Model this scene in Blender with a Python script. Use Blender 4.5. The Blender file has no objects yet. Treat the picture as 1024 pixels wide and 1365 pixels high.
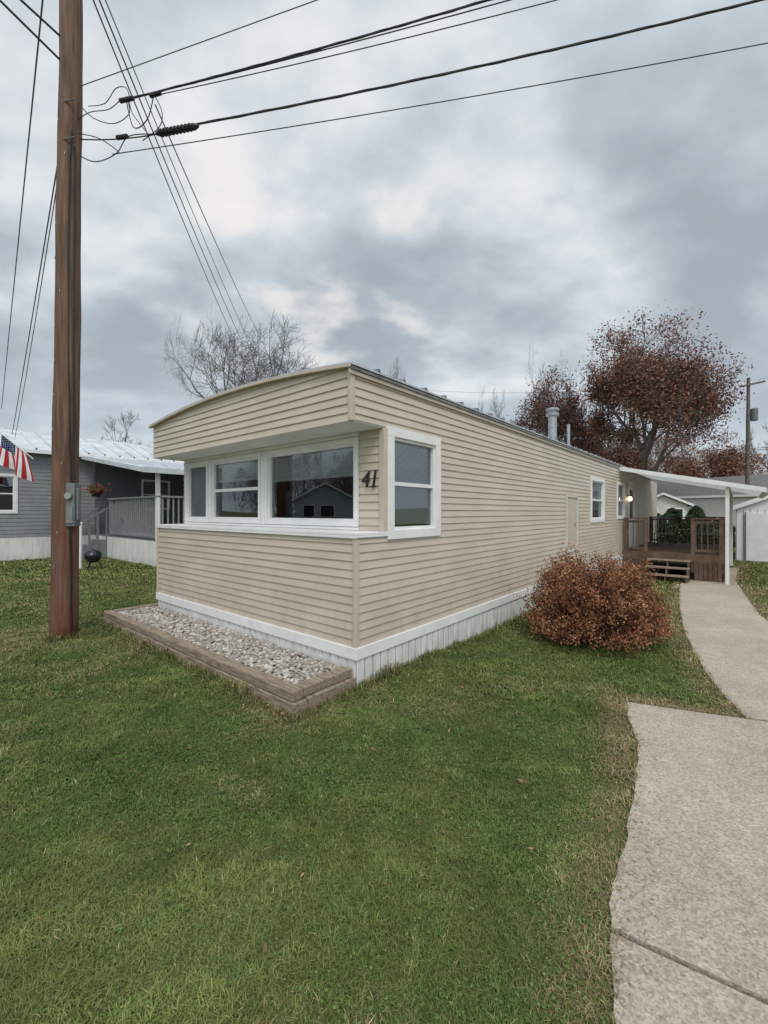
import bpy, bmesh, math, random
import numpy as np
from mathutils import Vector, Matrix
random.seed(7); rng=np.random.default_rng(7)
S=bpy.context.scene; C=S.collection
CH=1.6; F0=570.0
ANG=math.atan2(-.642,.766)
T=np.array([.6425,.7663]); W=np.array([.7663,-.6425]); K=np.array([-.255,3.93])
def at(px,py,Y): return Vector(((px-512)/F0*Y, Y, CH+(683-py)/F0*Y))
def tw(t,w): p=K+T*t+W*w; return float(p[0]),float(p[1])
def sm(a,b,x):
    x=np.clip((x-a)/(b-a),0,1); return x*x*(3-2*x)
def g(x,y):
    x=np.asarray(x,float); y=np.asarray(y,float)
    t=(x-K[0])*T[0]+(y-K[1])*T[1]; w=(x-K[0])*W[0]+(y-K[1])*W[1]
    r=-.24*sm(-1,9,t)*sm(-6,-1,w)
    r=r+2.6*sm(26,80,y)*sm(-20,15,x)+6*sm(80,200,y)
    r=r+.012*np.sin(x*1.7+y*.6)*np.sin(y*1.3-.5*x)
    return r
# ---------------------------------------------------------------- materials
def mat(name,c1,c2=None,rough=.7,scale=5,stretch=(1,1,1),metal=0,bump=0,bscale=None,attr=False,detail=5,spec=.4,lo=.35,hi=.65,emit=None,grime=None):
    m=bpy.data.materials.new(name); m.use_nodes=True; n=m.node_tree.nodes; l=m.node_tree.links
    b=n['Principled BSDF']; b.inputs['Roughness'].default_value=rough; b.inputs['Metallic'].default_value=metal
    b.inputs['Specular IOR Level'].default_value=spec
    tc=n.new('ShaderNodeTexCoord'); mp=n.new('ShaderNodeMapping'); mp.inputs['Scale'].default_value=stretch
    l.new(tc.outputs['Object'],mp.inputs['Vector'])
    nz=n.new('ShaderNodeTexNoise'); nz.inputs['Scale'].default_value=scale; nz.inputs['Detail'].default_value=detail; nz.inputs['Roughness'].default_value=.6
    l.new(mp.outputs[0],nz.inputs['Vector'])
    mr=n.new('ShaderNodeMapRange'); mr.inputs[1].default_value=lo; mr.inputs[2].default_value=hi
    l.new(nz.outputs[0],mr.inputs[0])
    mx=n.new('ShaderNodeMix'); mx.data_type='RGBA'
    l.new(mr.outputs[0],mx.inputs[0]); c2=c2 or c1
    mx.inputs[6].default_value=(*c1,1); mx.inputs[7].default_value=(*c2,1)
    out=mx.outputs[2]
    if attr:
        a=n.new('ShaderNodeAttribute'); a.attribute_name='col'
        ml=n.new('ShaderNodeMix'); ml.data_type='RGBA'; ml.blend_type='MULTIPLY'; ml.inputs[0].default_value=1
        l.new(a.outputs['Color'],ml.inputs[6]); l.new(out,ml.inputs[7]); out=ml.outputs[2]
    if grime:
        z0,z1,gc,amt=grime
        sp=n.new('ShaderNodeSeparateXYZ'); l.new(tc.outputs['Object'],sp.inputs[0])
        m2=n.new('ShaderNodeMapRange'); m2.inputs[1].default_value=z1; m2.inputs[2].default_value=z0; m2.inputs[3].default_value=0; m2.inputs[4].default_value=1
        l.new(sp.outputs['Z'],m2.inputs[0])
        n2=n.new('ShaderNodeTexNoise'); n2.inputs['Scale'].default_value=7; n2.inputs['Detail'].default_value=8
        mp2=n.new('ShaderNodeMapping'); mp2.inputs['Scale'].default_value=(1,1,.35); l.new(tc.outputs['Object'],mp2.inputs[0]); l.new(mp2.outputs[0],n2.inputs['Vector'])
        m3=n.new('ShaderNodeMapRange'); m3.inputs[1].default_value=.38; m3.inputs[2].default_value=.62; l.new(n2.outputs[0],m3.inputs[0])
        mm=n.new('ShaderNodeMath'); mm.operation='MULTIPLY'; l.new(m2.outputs[0],mm.inputs[0]); l.new(m3.outputs[0],mm.inputs[1])
        m4=n.new('ShaderNodeMath'); m4.operation='MULTIPLY'; m4.inputs[1].default_value=amt; l.new(mm.outputs[0],m4.inputs[0])
        gm=n.new('ShaderNodeMix'); gm.data_type='RGBA'; l.new(m4.outputs[0],gm.inputs[0]); l.new(out,gm.inputs[6]); gm.inputs[7].default_value=(*gc,1); out=gm.outputs[2]
    l.new(out,b.inputs['Base Color'])
    if bump:
        nb=n.new('ShaderNodeTexNoise'); nb.inputs['Scale'].default_value=bscale or scale*4; nb.inputs['Detail'].default_value=6
        l.new(mp.outputs[0],nb.inputs['Vector'])
        bp=n.new('ShaderNodeBump'); bp.inputs['Strength'].default_value=bump; bp.inputs['Distance'].default_value=.01
        l.new(nb.outputs[0],bp.inputs['Height']); l.new(bp.outputs[0],b.inputs['Normal'])
    if emit:
        b.inputs['Emission Color'].default_value=(*emit[0],1); b.inputs['Emission Strength'].default_value=emit[1]
    return m
M={}
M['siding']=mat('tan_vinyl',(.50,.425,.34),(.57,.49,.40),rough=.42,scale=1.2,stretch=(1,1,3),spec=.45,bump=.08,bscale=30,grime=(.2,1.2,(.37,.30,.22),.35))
M['siding2']=mat('tan_trim',(.48,.41,.33),(.54,.465,.38),rough=.5,scale=3)
M['white']=mat('white_vinyl',(.70,.70,.69),(.78,.78,.77),rough=.45,scale=4)
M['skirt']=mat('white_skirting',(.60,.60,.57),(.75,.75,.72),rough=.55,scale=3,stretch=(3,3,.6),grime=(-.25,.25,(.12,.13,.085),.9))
M['roof']=mat('galvanised_roof',(.42,.43,.44),(.58,.59,.60),rough=.4,scale=3,metal=.35)
M['rib']=mat('roof_rib_dark',(.12,.12,.12),(.25,.25,.25),rough=.5,scale=6,metal=.3)
M['black']=mat('black_metal',(.012,.012,.014),rough=.45)
M['cable']=mat('black_cable',(.02,.02,.022),rough=.6)
M['cableg']=mat('grey_cable',(.08,.085,.095),rough=.5)
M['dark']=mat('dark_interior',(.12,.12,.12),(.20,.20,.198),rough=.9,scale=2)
M['blind']=mat('blind_vinyl',(.82,.82,.80),(.86,.86,.84),rough=.6,scale=3)
M['galv']=mat('galvanised_pipe',(.30,.31,.32),(.44,.45,.46),rough=.4,metal=.6,scale=8)
M['greybox']=mat('grey_enclosure',(.12,.125,.13),(.17,.175,.18),rough=.5,scale=6)
M['pole']=mat('pole_wood',(.060,.034,.024),(.21,.118,.078),rough=.85,scale=9,stretch=(3,3,.18),bump=.8,bscale=14,lo=.28,hi=.7,grime=(-.2,3.2,(.13,.036,.016),.8))
M['timber']=mat('weathered_timber',(.15,.108,.075),(.35,.275,.205),rough=.9,scale=6,stretch=(1,8,8),bump=.8,bscale=18,detail=8)
M['deck']=mat('brown_deck_stain',(.095,.055,.038),(.17,.105,.072),rough=.75,scale=5,bump=.3)
M['tread']=mat('weathered_tread',(.22,.16,.12),(.32,.25,.19),rough=.85,scale=6,bump=.3)
M['gravel']=mat('river_stone',(.8,.8,.8),(1,1,1),rough=.8,scale=30,attr=True)
M['blade']=mat('grass_blade',(.85,.85,.85),(1.1,1.1,1.1),rough=.65,scale=2,attr=True,spec=.25)
M['leaf']=mat('leaf_col',(.8,.8,.8),(1.15,1.15,1.15),rough=.75,scale=2,attr=True,spec=.2)
M['bark']=mat('bark_grey',(.10,.082,.07),(.18,.155,.135),rough=.95,scale=6,bump=.5)
M['bark2']=mat('bark_far',(.105,.092,.085),(.165,.148,.135),rough=.95,scale=4)
M['soil']=mat('dark_soil',(.07,.06,.05),(.13,.11,.09),rough=1,scale=20)
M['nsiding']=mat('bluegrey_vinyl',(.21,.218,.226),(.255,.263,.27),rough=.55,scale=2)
M['nsiding_shade']=mat('porch_siding_shaded',(.10,.105,.11),(.135,.14,.147),rough=.6,scale=2)  # neighbour siding darkened in its colour for the shade under the porch roof
M['nroof']=mat('white_metal_roof',(.46,.49,.52),(.63,.66,.68),rough=.4,scale=2,metal=.1)
M['nrail']=mat('grey_rail',(.15,.16,.165),(.20,.21,.215),rough=.6,scale=6)
M['nrail2']=mat('porch_rail_grey',(.21,.22,.225),(.27,.28,.285),rough=.6,scale=6)
M['shingle']=mat('shingle_grey',(.10,.10,.10),(.2,.19,.18),rough=.95,scale=14,bump=.4)
M['cream']=mat('cream_wall',(.55,.53,.48),(.62,.60,.55),rough=.7,scale=3)
M['greyhouse']=mat('grey_wall',(.33,.35,.37),(.4,.42,.44),rough=.7,scale=3)
M['lamp']=mat('lamp_glow',(1,.8,.5),rough=.4,emit=((1,.72,.38),4))
M['blue']=mat('dark_enamel',(.014,.016,.022),rough=.3)
def conc():
    m=mat('aggregate_concrete',(.37,.31,.25),(.445,.38,.305),rough=.95,scale=.9,bump=.6,bscale=90,detail=8,spec=.2)
    n=m.node_tree.nodes; l=m.node_tree.links; b=n['Principled BSDF']
    src=b.inputs['Base Color'].links[0].from_socket
    tc=n.new('ShaderNodeTexCoord')
    v=n.new('ShaderNodeTexVoronoi'); v.inputs['Scale'].default_value=110; l.new(tc.outputs['Object'],v.inputs['Vector'])
    hs=n.new('ShaderNodeSeparateColor'); l.new(v.outputs['Color'],hs.inputs[0])
    mr=n.new('ShaderNodeMapRange'); mr.inputs[3].default_value=.72; mr.inputs[4].default_value=1.24; l.new(hs.outputs[0],mr.inputs[0])
    n2=n.new('ShaderNodeTexNoise'); n2.inputs['Scale'].default_value=7; n2.inputs['Detail'].default_value=9; n2.inputs['Roughness'].default_value=.7; l.new(tc.outputs['Object'],n2.inputs['Vector'])
    m2=n.new('ShaderNodeMapRange'); m2.inputs[1].default_value=.3; m2.inputs[2].default_value=.7; m2.inputs[3].default_value=.86; m2.inputs[4].default_value=1.09; l.new(n2.outputs[0],m2.inputs[0])
    mm=n.new('ShaderNodeMath'); mm.operation='MULTIPLY'; l.new(mr.outputs[0],mm.inputs[0]); l.new(m2.outputs[0],mm.inputs[1])
    vm=n.new('ShaderNodeVectorMath'); vm.operation='SCALE'; l.new(src,vm.inputs[0]); l.new(mm.outputs[0],vm.inputs['Scale'])
    l.new(vm.outputs[0],b.inputs['Base Color']); return m
M['concrete']=conc()
def grassground():
    m=mat('lawn_ground',(.078,.105,.029),(.125,.148,.047),rough=1,scale=.35,bump=.9,bscale=40,detail=8,spec=.1)
    n=m.node_tree.nodes; l=m.node_tree.links; b=n['Principled BSDF']; src=b.inputs['Base Color'].links[0].from_socket
    tc=n.new('ShaderNodeTexCoord'); n2=n.new('ShaderNodeTexNoise'); n2.inputs['Scale'].default_value=11; n2.inputs['Detail'].default_value=9; n2.inputs['Roughness'].default_value=.75
    l.new(tc.outputs['Object'],n2.inputs['Vector'])
    mr=n.new('ShaderNodeMapRange'); mr.inputs[1].default_value=.48; mr.inputs[2].default_value=.78; l.new(n2.outputs[0],mr.inputs[0])
    mx=n.new('ShaderNodeMix'); mx.data_type='RGBA'; l.new(mr.outputs[0],mx.inputs[0]); l.new(src,mx.inputs[6]); mx.inputs[7].default_value=(.17,.15,.075,1)
    l.new(mx.outputs[2],b.inputs['Base Color']); return m
M['ground']=grassground()
def glass():
    m=bpy.data.materials.new('window_glass'); m.use_nodes=True; n=m.node_tree.nodes; l=m.node_tree.links
    n.remove(n['Principled BSDF']); o=n['Material Output']
    fr=n.new('ShaderNodeFresnel'); fr.inputs['IOR'].default_value=2.25
    gl=n.new('ShaderNodeBsdfGlossy'); gl.inputs['Roughness'].default_value=.01; gl.inputs['Color'].default_value=(.9,.95,1,1)
    nz=n.new('ShaderNodeTexNoise'); nz.inputs['Scale'].default_value=1.5; bp=n.new('ShaderNodeBump'); bp.inputs['Strength'].default_value=.02; l.new(nz.outputs[0],bp.inputs['Height']); l.new(bp.outputs[0],gl.inputs['Normal'])
    tr=n.new('ShaderNodeBsdfTransparent'); tr.inputs['Color'].default_value=(.84,.87,.88,1)
    mx=n.new('ShaderNodeMixShader'); l.new(fr.outputs[0],mx.inputs[0]); l.new(tr.outputs[0],mx.inputs[1]); l.new(gl.outputs[0],mx.inputs[2]); l.new(mx.outputs[0],o.inputs['Surface'])
    return m
M['glass']=glass()
# ---------------------------------------------------------------- helpers
class MB:
    def __init__(s): s.v=[]; s.f=[]
    def quad(s,*p):
        i=len(s.v); s.v+= [tuple(q) for q in p]; s.f.append(tuple(range(i,i+len(p))))
    def box(s,x0,x1,y0,y1,z0,z1,F=None):
        i=len(s.v); P=[(x,y,z) for z in (z0,z1) for x,y in ((x0,y0),(x1,y0),(x1,y1),(x0,y1))]
        if F: P=[tuple(F(*p)) for p in P]
        s.v+=P
        for q in ((0,3,2,1),(4,5,6,7),(0,1,5,4),(1,2,6,5),(2,3,7,6),(3,0,4,7)): s.f.append(tuple(i+k for k in q))
        return s
    def bar(s,a,b,w,h,up=(0,0,1)):
        a=Vector(a); b=Vector(b); d=(b-a).normalized(); u=Vector(up)
        if abs(d.dot(u))>.98: u=Vector((1,0,0))
        sd=d.cross(u).normalized()*w/2; u2=sd.cross(d).normalized()*h/2; i=len(s.v)
        for p in (a,b):
            for q in (sd+u2,-sd+u2,-sd-u2,sd-u2): s.v.append(tuple(p+q))
        s.f+=[(i,i+1,i+2,i+3),(i+7,i+6,i+5,i+4)]
        for k in range(4): s.f.append((i+k,i+4+k,i+4+(k+1)%4,i+(k+1)%4))
        return s
    def tube(s,pts,rad,n=8,cap=True):
        pts=[Vector(p) for p in pts]
        if not hasattr(rad,'__len__'): rad=[rad]*len(pts)
        base=len(s.v)
        u=None
        for k,p in enumerate(pts):
            d=(pts[min(k+1,len(pts)-1)]-pts[max(k-1,0)]).normalized()
            if u is None:
                u=d.orthogonal().normalized()
            else:
                u=(u-d*u.dot(d)); u=u.normalized() if u.length>1e-5 else d.orthogonal().normalized()
            w=d.cross(u)
            for j in range(n):
                a=2*math.pi*j/n; s.v.append(tuple(p+(u*math.cos(a)+w*math.sin(a))*rad[k]))
        for k in range(len(pts)-1):
            for j in range(n):
                a=base+k*n+j; b=base+k*n+(j+1)%n; s.f.append((a,b,b+n,a+n))
        if cap:
            s.f.append(tuple(base+j for j in range(n))[::-1]); e=base+(len(pts)-1)*n; s.f.append(tuple(e+j for j in range(n)))
        return s
    def lathe(s,c,prof,n=14):
        i=len(s.v)
        for r,z in prof:
            for j in range(n):
                a=2*math.pi*j/n; s.v.append((c[0]+r*math.cos(a),c[1]+r*math.sin(a),c[2]+z))
        for k in range(len(prof)-1):
            for j in range(n):
                a=i+k*n+j; b=i+k*n+(j+1)%n; s.f.append((a,b,b+n,a+n))
        return s
    def build(s,name,m,parent=None,recalc=True,bevel=0,smooth=False):
        me=bpy.data.meshes.new(name); me.from_pydata(s.v,[],s.f)
        if recalc:
            bm=bmesh.new(); bm.from_mesh(me); bmesh.ops.recalc_face_normals(bm,faces=bm.faces); bm.to_mesh(me); bm.free()
        me.materials.append(m)
        o=bpy.data.objects.new(name,me); C.objects.link(o)
        if smooth: me.shade_smooth()
        if bevel:
            b=o.modifiers.new('bevel','BEVEL'); b.width=bevel; b.segments=2; b.limit_method='ANGLE'
        if parent: o.parent=parent
        return o
def fast(name,V,Fc,k,cols,m,parent=None):
    me=bpy.data.meshes.new(name); me.vertices.add(len(V)); me.vertices.foreach_set('co',np.asarray(V,np.float32).ravel())
    Fc=np.asarray(Fc,np.int32); me.loops.add(Fc.size); me.loops.foreach_set('vertex_index',Fc.ravel())
    me.polygons.add(len(Fc)); me.polygons.foreach_set('loop_start',np.arange(len(Fc),dtype=np.int32)*k)
    me.update(calc_edges=True)
    if cols is not None:
        a=me.color_attributes.new('col','FLOAT_COLOR','POINT'); cc=np.ones((len(V),4),np.float32); cc[:,:3]=cols; a.data.foreach_set('color',cc.ravel())
    me.materials.append(m); o=bpy.data.objects.new(name,me); C.objects.link(o)
    if parent: o.parent=parent
    return o
def tag(o,label=None,cat=None,group=None,kind=None):
    if label: o['label']=label
    if cat: o['category']=cat
    if group: o['group']=group
    if kind: o['kind']=kind
    return o
def thing(name,label,cat,loc=(0,0,0),rz=0,group=None):
    o=bpy.data.objects.new(name,None); C.objects.link(o); o.location=loc; o.rotation_euler=(0,0,rz); return tag(o,label,cat,group)
def front(y0): return lambda u,d,z:(u,y0-d,z)
def side(x0): return lambda u,d,z:(x0+d,u,z)
LAP=.080
def siding(mb,Fr,u0,u1,z0,z1,base,lap=LAP,top=None,out=.015,step=None):
    k=math.floor((z0-base)/lap+1e-6)
    us=[u0,u1] if not step else list(np.linspace(u0,u1,max(2,int((u1-u0)/step)+1)))
    while base+k*lap<z1-1e-6:
        zb=base+k*lap; zt=zb+lap
        def o(z): return out-(out-.002)*(z-zb)/lap
        a=max(zb,z0); b=min(zt,z1)
        for ua,ub in zip(us[:-1],us[1:]):
            ta=top(ua) if top else 1e9; tb=top(ub) if top else 1e9
            if ta<=a and tb<=a: continue
            za=min(b,max(ta,a)); zc=min(b,max(tb,a))
            mb.quad(Fr(ua,o(a),a),Fr(ub,o(a),a),Fr(ub,o(zc),zc),Fr(ua,o(za),za))
            if a==zb: mb.quad(Fr(ua,.002,a),Fr(ub,.002,a),Fr(ub,out,a),Fr(ua,out,a))
        k+=1
def window(par,Fr,u0,u1,z0,z1,split=True,blind=.0,trim=.07,name='window',lab=None):
    m=MB(); d0,d1=-.07,.035
    m.box(u0,u1,d0,d1,z0,z0+trim,Fr); m.box(u0,u1,d0,d1,z1-trim,z1,Fr)
    m.box(u0,u0+trim,d0,d1,z0+trim,z1-trim,Fr); m.box(u1-trim,u1,d0,d1,z0+trim,z1-trim,Fr)
    w=m.build(name,M['white'],par,bevel=.004)
    if lab: w['label']=lab
    a0,a1,b0,b1=u0+trim,u1-trim,z0+trim,z1-trim; s=MB(); t=.028
    s.box(a0,a1,-.06,.008,b0,b0+t,Fr); s.box(a0,a1,-.06,.008,b1-t,b1,Fr)
    s.box(a0,a0+t,-.06,.008,b0+t,b1-t,Fr); s.box(a1-t,a1,-.06,.008,b0+t,b1-t,Fr)
    if split: s.box(a0+t,a1-t,-.055,.004,(b0+b1)/2-.02,(b0+b1)/2+.02,Fr)
    s.build('sash',M['white'],w)
    p=MB(); p.quad(Fr(a0+t,-.03,b0+t),Fr(a1-t,-.03,b0+t),Fr(a1-t,-.03,b1-t),Fr(a0+t,-.03,b1-t)); p.build('pane',M['glass'],w,recalc=False)
    if blind:
        q=MB(); z=b1-.02; zb=b1-(b1-b0)*blind
        while z>zb:
            q.quad(Fr(a0+.01,-.078,z),Fr(a1-.01,-.078,z),Fr(a1-.01,-.066,z-.0245),Fr(a0+.01,-.066,z-.0245)); z-=.025
        q.box(a0+.01,a1-.01,-.085,-.062,z-.02,z,Fr)
        q.build('blind',M['blind'],w,recalc=False)
    return w
# ---------------------------------------------------------------- ground
def coords(lo,hi,f0,f1,st):
    c=list(np.arange(f0,f1+.01,st)); x=f1; s=st
    while x<hi: s*=1.25; x+=s; c.append(x)
    x=f0; s=st
    while x>lo: s*=1.25; x-=s; c.insert(0,x)
    return np.array(c)
xs=coords(-600,600,-16,16,.35); ys=coords(-300,900,-3,20,.35)
X,Y=np.meshgrid(xs,ys); Z=g(X,Y); V=np.stack([X.ravel(),Y.ravel(),Z.ravel()],1)
nx,ny=len(xs),len(ys); I=np.arange(nx*ny).reshape(ny,nx)
Fc=np.stack([I[:-1,:-1].ravel(),I[:-1,1:].ravel(),I[1:,1:].ravel(),I[1:,:-1].ravel()],1)
gr=fast('ground',V,Fc,4,None,M['ground']); tag(gr,kind='structure'); gr.data.shade_smooth()
# concrete
E=[(.05,-1.6),(.5,.6),(.72,1.34),(.80,1.5),(.856,1.61),(.93,1.75),(1.02,1.87),(1.156,2.04),(1.30,2.26),(1.46,2.485),(1.60,2.7),(1.77,2.97),(1.88,3.28),(2.05,3.62)]
def dirn(i):
    f=max(0,(i-4)/9); a=np.array([.855,-.52])*(1-f)+np.array([.94,-.34])*f; return a
def slab(name,L,R,lift,n=10):
    m=MB(); rows=[]
    for (a,b) in zip(L,R):
        row=[]
        for k in range(n+1):
            f=k/n; x=a[0]+(b[0]-a[0])*f; y=a[1]+(b[1]-a[1])*f; row.append((x,y,float(g(x,y))+lift))
        rows.append(row)
    for r0,r1 in zip(rows[:-1],rows[1:]):
        for k in range(n): m.quad(r0[k],r0[k+1],r1[k+1],r1[k])
    def skirt(p,q): m.quad(p,q,(q[0],q[1],q[2]-.12),(p[0],p[1],p[2]-.12))
    for r0,r1 in zip(rows[:-1],rows[1:]): skirt(r0[0],r1[0]); skirt(r0[-1],r1[-1])
    for k in range(n): skirt(rows[0][k],rows[0][k+1]); skirt(rows[-1][k],rows[-1][k+1])
    o=m.build(name,M['concrete'],recalc=False); bm=bmesh.new(); bm.from_mesh(o.data); bmesh.ops.remove_doubles(bm,verts=bm.verts,dist=.0005); bmesh.ops.recalc_face_normals(bm,faces=bm.faces); bm.to_mesh(o.data); bm.free()
    return tag(o,kind='structure')
def refine(L,R,n=4,amp=.010):
    L2,R2=[],[]
    for i in range(len(L)-1):
        for k in range(n):
            f=k/n; j=amp*random.uniform(-1,1) if k else 0
            L2.append((L[i][0]*(1-f)+L[i+1][0]*f+j,L[i][1]*(1-f)+L[i+1][1]*f)); R2.append((R[i][0]*(1-f)+R[i+1][0]*f,R[i][1]*(1-f)+R[i+1][1]*f))
    L2.append(L[-1]);R2.append(R[-1]); return L2,R2
RA=[tuple(np.array(e)+4.2*dirn(i)) for i,e in enumerate(E)]
LA=E[:4]+[(.851,1.600)]; RR=RA[:4]+[tuple(np.array(LA[4])+4.2*dirn(4))]
slab('driveway',*refine(LA,RR,2),.018)
LB=[(.861,1.618)]+E[5:]; RB=[tuple(np.array(LB[0])+4.2*dirn(4))]+RA[5:]
slab('driveway_apron',*refine(LB,RB,4),.022)
CL=[(2.86,3.375),(3.15,4.05),(3.5,4.72),(4.17,5.9),(5.0,7.2),(5.87,8.5),(7.4,10.7),(8.9,12.6)]
CR=[(5.9,2.27),(5.7,3.6),(5.6,4.6),(6.0,6.5),(6.6,7.5),(7.45,8.7),(9.3,11.3),(11.8,14.2)]
slab('sidewalk',*refine(CL,CR,5),.016)
pavepolys=[np.array(E+RA[::-1]),np.array(CL+CR[::-1])]
def inpoly(x,y,P):
    r=np.zeros(len(x),bool); j=len(P)-1
    for i in range(len(P)):
        xi,yi=P[i]; xj,yj=P[j]
        c=((yi>y)!=(yj>y))&(x<(xj-xi)*(y-yi)/(yj-yi+1e-12)+xi); r^=c; j=i
    return r
def pdist(x,y,L):
    d=np.full(len(x),1e9)
    for a,b in zip(L[:-1],L[1:]):
        a=np.array(a);b=np.array(b);ab=b-a;t=np.clip(((x-a[0])*ab[0]+(y-a[1])*ab[1])/(ab@ab),0,1)
        d=np.minimum(d,np.hypot(x-a[0]-t*ab[0],y-a[1]-t*ab[1]))
    return d
POLE=(-4.09,5.46)
# ---------------------------------------------------------------- lawn
def vnoise(x,y,s,seed=0):
    r=np.random.default_rng(seed).random((64,64)); X=x*s+100;Y=y*s+100
    xi=np.floor(X).astype(int);yi=np.floor(Y).astype(int);fx=X-xi;fy=Y-yi;fx=fx*fx*(3-2*fx);fy=fy*fy*(3-2*fy)
    q=lambda a,b:r[a%64,b%64]
    return (q(xi,yi)*(1-fx)+q(xi+1,yi)*fx)*(1-fy)+(q(xi,yi+1)*(1-fx)+q(xi+1,yi+1)*fx)*fy
def fbm(x,y,s,seed=0): return .5*vnoise(x,y,s,seed)+.3*vnoise(x,y,s*2.3,seed+1)+.2*vnoise(x,y,s*5.1,seed+2)
EE=E+[(2.86,3.36)]
def edged(x,y): return np.minimum(np.minimum(pdist(x,y,EE),pdist(x,y,CL)),pdist(x,y,CR[2:]))
def lawnpts(y0,y1,dens,edge=False):
    y=rng.uniform(y0,y1,int(dens*(y1-y0)*2*.95*y1)); x=rng.uniform(-.95*y1,.95*y1,len(y))
    k=(np.abs(x)<.93*y+.25); x,y=x[k],y[k]
    t=(x-K[0])*T[0]+(y-K[1])*T[1]; w=(x-K[0])*W[0]+(y-K[1])*W[1]
    bad=((w>-4.3)&(w<.02)&(t>-.74)&(t<18))|((t>11.2)&(t<16)&(w>-.1)&(w<2.5))
    pv=np.zeros(len(x),bool)
    for P in pavepolys: pv|=inpoly(x,y,P)
    if edge: pv&=~((edged(x,y)<.045*rng.random(len(x))**2*(.3+1.6*vnoise(x,y,6,4))))
    bad|=pv|(np.hypot(x-POLE[0],y-POLE[1])<.15)
    return x[~bad],y[~bad],t[~bad],w[~bad]
parts=[]
for (y0,y1,dn,bw,bh) in ((1.15,2.2,32000,.0028,.023),(2.2,3.6,18500,.0040,.026),(3.6,6,8200,.0062,.030),(6,10,2900,.0105,.036),(10,18,800,.021,.048),(18,32,120,.055,.08)):
    x,y,t,w=lawnpts(y0,y1,dn,True)
    pd=edged(x,y)
    keep=rng.random(len(x))<(.5+.5*sm(0,.12,pd))*(.75+.4*fbm(x,y,2.5,5))
    x,y,t,w,pd=[a[keep] for a in (x,y,t,w,pd)]; n=len(x)
    wall=np.where((t>0)&(t<18),np.abs(w-.03),9); bed=np.where((w>-4.4)&(w<.1),np.abs(t+.75),9); bed2=np.where((t>-.75)&(t<0),np.abs(w-.04),9); pl=np.abs(np.hypot(x-POLE[0],y-POLE[1])-.16)
    tuft=1-sm(.0,.13,np.minimum(np.minimum(wall,bed),np.minimum(bed2,pl))); tuft=tuft*(.3+1.2*vnoise(x,y,4,14))
    clump=sm(.45,.75,fbm(x,y,8,101))
    az=rng.uniform(0,2*np.pi,n)+3*fbm(x,y,3,9); lean=rng.uniform(.3,1.7,n)*(1-.5*np.clip(tuft,0,1)); h=bh*rng.uniform(.45,1.3,n)*(.6+.7*fbm(x,y,1.8,3)+.45*clump)*(1+1.9*tuft)
    dx,dy=np.cos(az),np.sin(az); sx,sy=-dy*bw/2,dx*bw/2; z=g(x,y)-.002+.014*(1-sm(.0,.05,pd))
    wid=rng.uniform(.6,1.5,n); sx*=wid; sy*=wid
    P0=np.stack([x-sx,y-sy,z],1);P1=np.stack([x+sx,y+sy,z],1)
    mx,my,mz=x+dx*h*lean*.3,y+dy*h*lean*.3,z+h*.6
    P2=np.stack([mx+sx*.8,my+sy*.8,mz],1);P3=np.stack([mx-sx*.8,my-sy*.8,mz],1)
    P4=np.stack([x+dx*h*lean,y+dy*h*lean,z+h*(1.0-.28*lean)],1)
    V=np.stack([P0,P1,P2,P3,P4],1).reshape(-1,3)
    q=fbm(x,y,.7,21); q2=fbm(x,y,3.0,31); q3=fbm(x,y,9,41)
    ga=np.array([.080,.128,.027]); gb=np.array([.195,.225,.063]); dry=np.array([.36,.275,.15])
    mixv=np.clip(q*1.1+q2*.9+q3*.7-.95+rng.normal(0,.14,n),0,1)[:,None]
    col=ga*(1-mixv)+gb*mixv
    nearpave=1-sm(.0,.34,pd+.16*(fbm(x,y,4,61)-.5))
    far=sm(3,9,y)
    pdry=.04+.80*nearpave+.34*sm(.53,.74,fbm(x,y,1.1,77))+.06*far+.3*np.clip(tuft,0,1)
    isd=(rng.random(n)<pdry)[:,None]; col=np.where(isd,dry*rng.uniform(.55,1.15,(n,1)),col)
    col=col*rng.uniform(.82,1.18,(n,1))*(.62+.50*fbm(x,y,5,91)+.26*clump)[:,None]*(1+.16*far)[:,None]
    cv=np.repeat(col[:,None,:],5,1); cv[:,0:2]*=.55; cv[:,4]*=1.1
    parts.append((V,cv.reshape(-1,3)))
V=np.concatenate([p[0] for p in parts]); CC=np.concatenate([p[1] for p in parts]); nb=len(V)//5
b=np.arange(nb)[:,None]*5
Fc=np.concatenate([b+np.array([[0,1,2]]),b+np.array([[0,2,3]]),b+np.array([[3,2,4]])])
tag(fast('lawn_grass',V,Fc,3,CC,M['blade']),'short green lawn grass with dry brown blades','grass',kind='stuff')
def leafcloud(name,P,size,cols,m,parent=None,up=0.0,asp=.6,rs=rng):
    n=len(P); d=rs.normal(size=(n,3)); d[:,2]*=(1-up); d/=np.linalg.norm(d,axis=1)[:,None]
    e=rs.normal(size=(n,3))
    if up>0: e[:,2]*=(1-up)
    e-=d*(d*e).sum(1)[:,None]; e/=np.linalg.norm(e,axis=1)[:,None]
    s=size*rs.uniform(.6,1.3,(n,1)); a=d*s; b_=e*s*asp
    nrm=np.cross(d,e)*s*.18
    V=np.stack([P-a,P-b_*.9+nrm,P+a,P+b_*.9+nrm],1).reshape(-1,3)
    Fc=np.arange(n*4).reshape(n,4)
    return fast(name,V,Fc,4,np.repeat(cols,4,0),m,parent)
x,y,t,w=lawnpts(1.2,5.5,2600); k=(fbm(x,y,1.6,55)+.45*(fbm(x,y,7,56)-.5)>.56); x,y=x[k],y[k]; n=len(x)
P=np.stack([x,y,g(x,y)+rng.uniform(.008,.022,n)],1)
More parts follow.
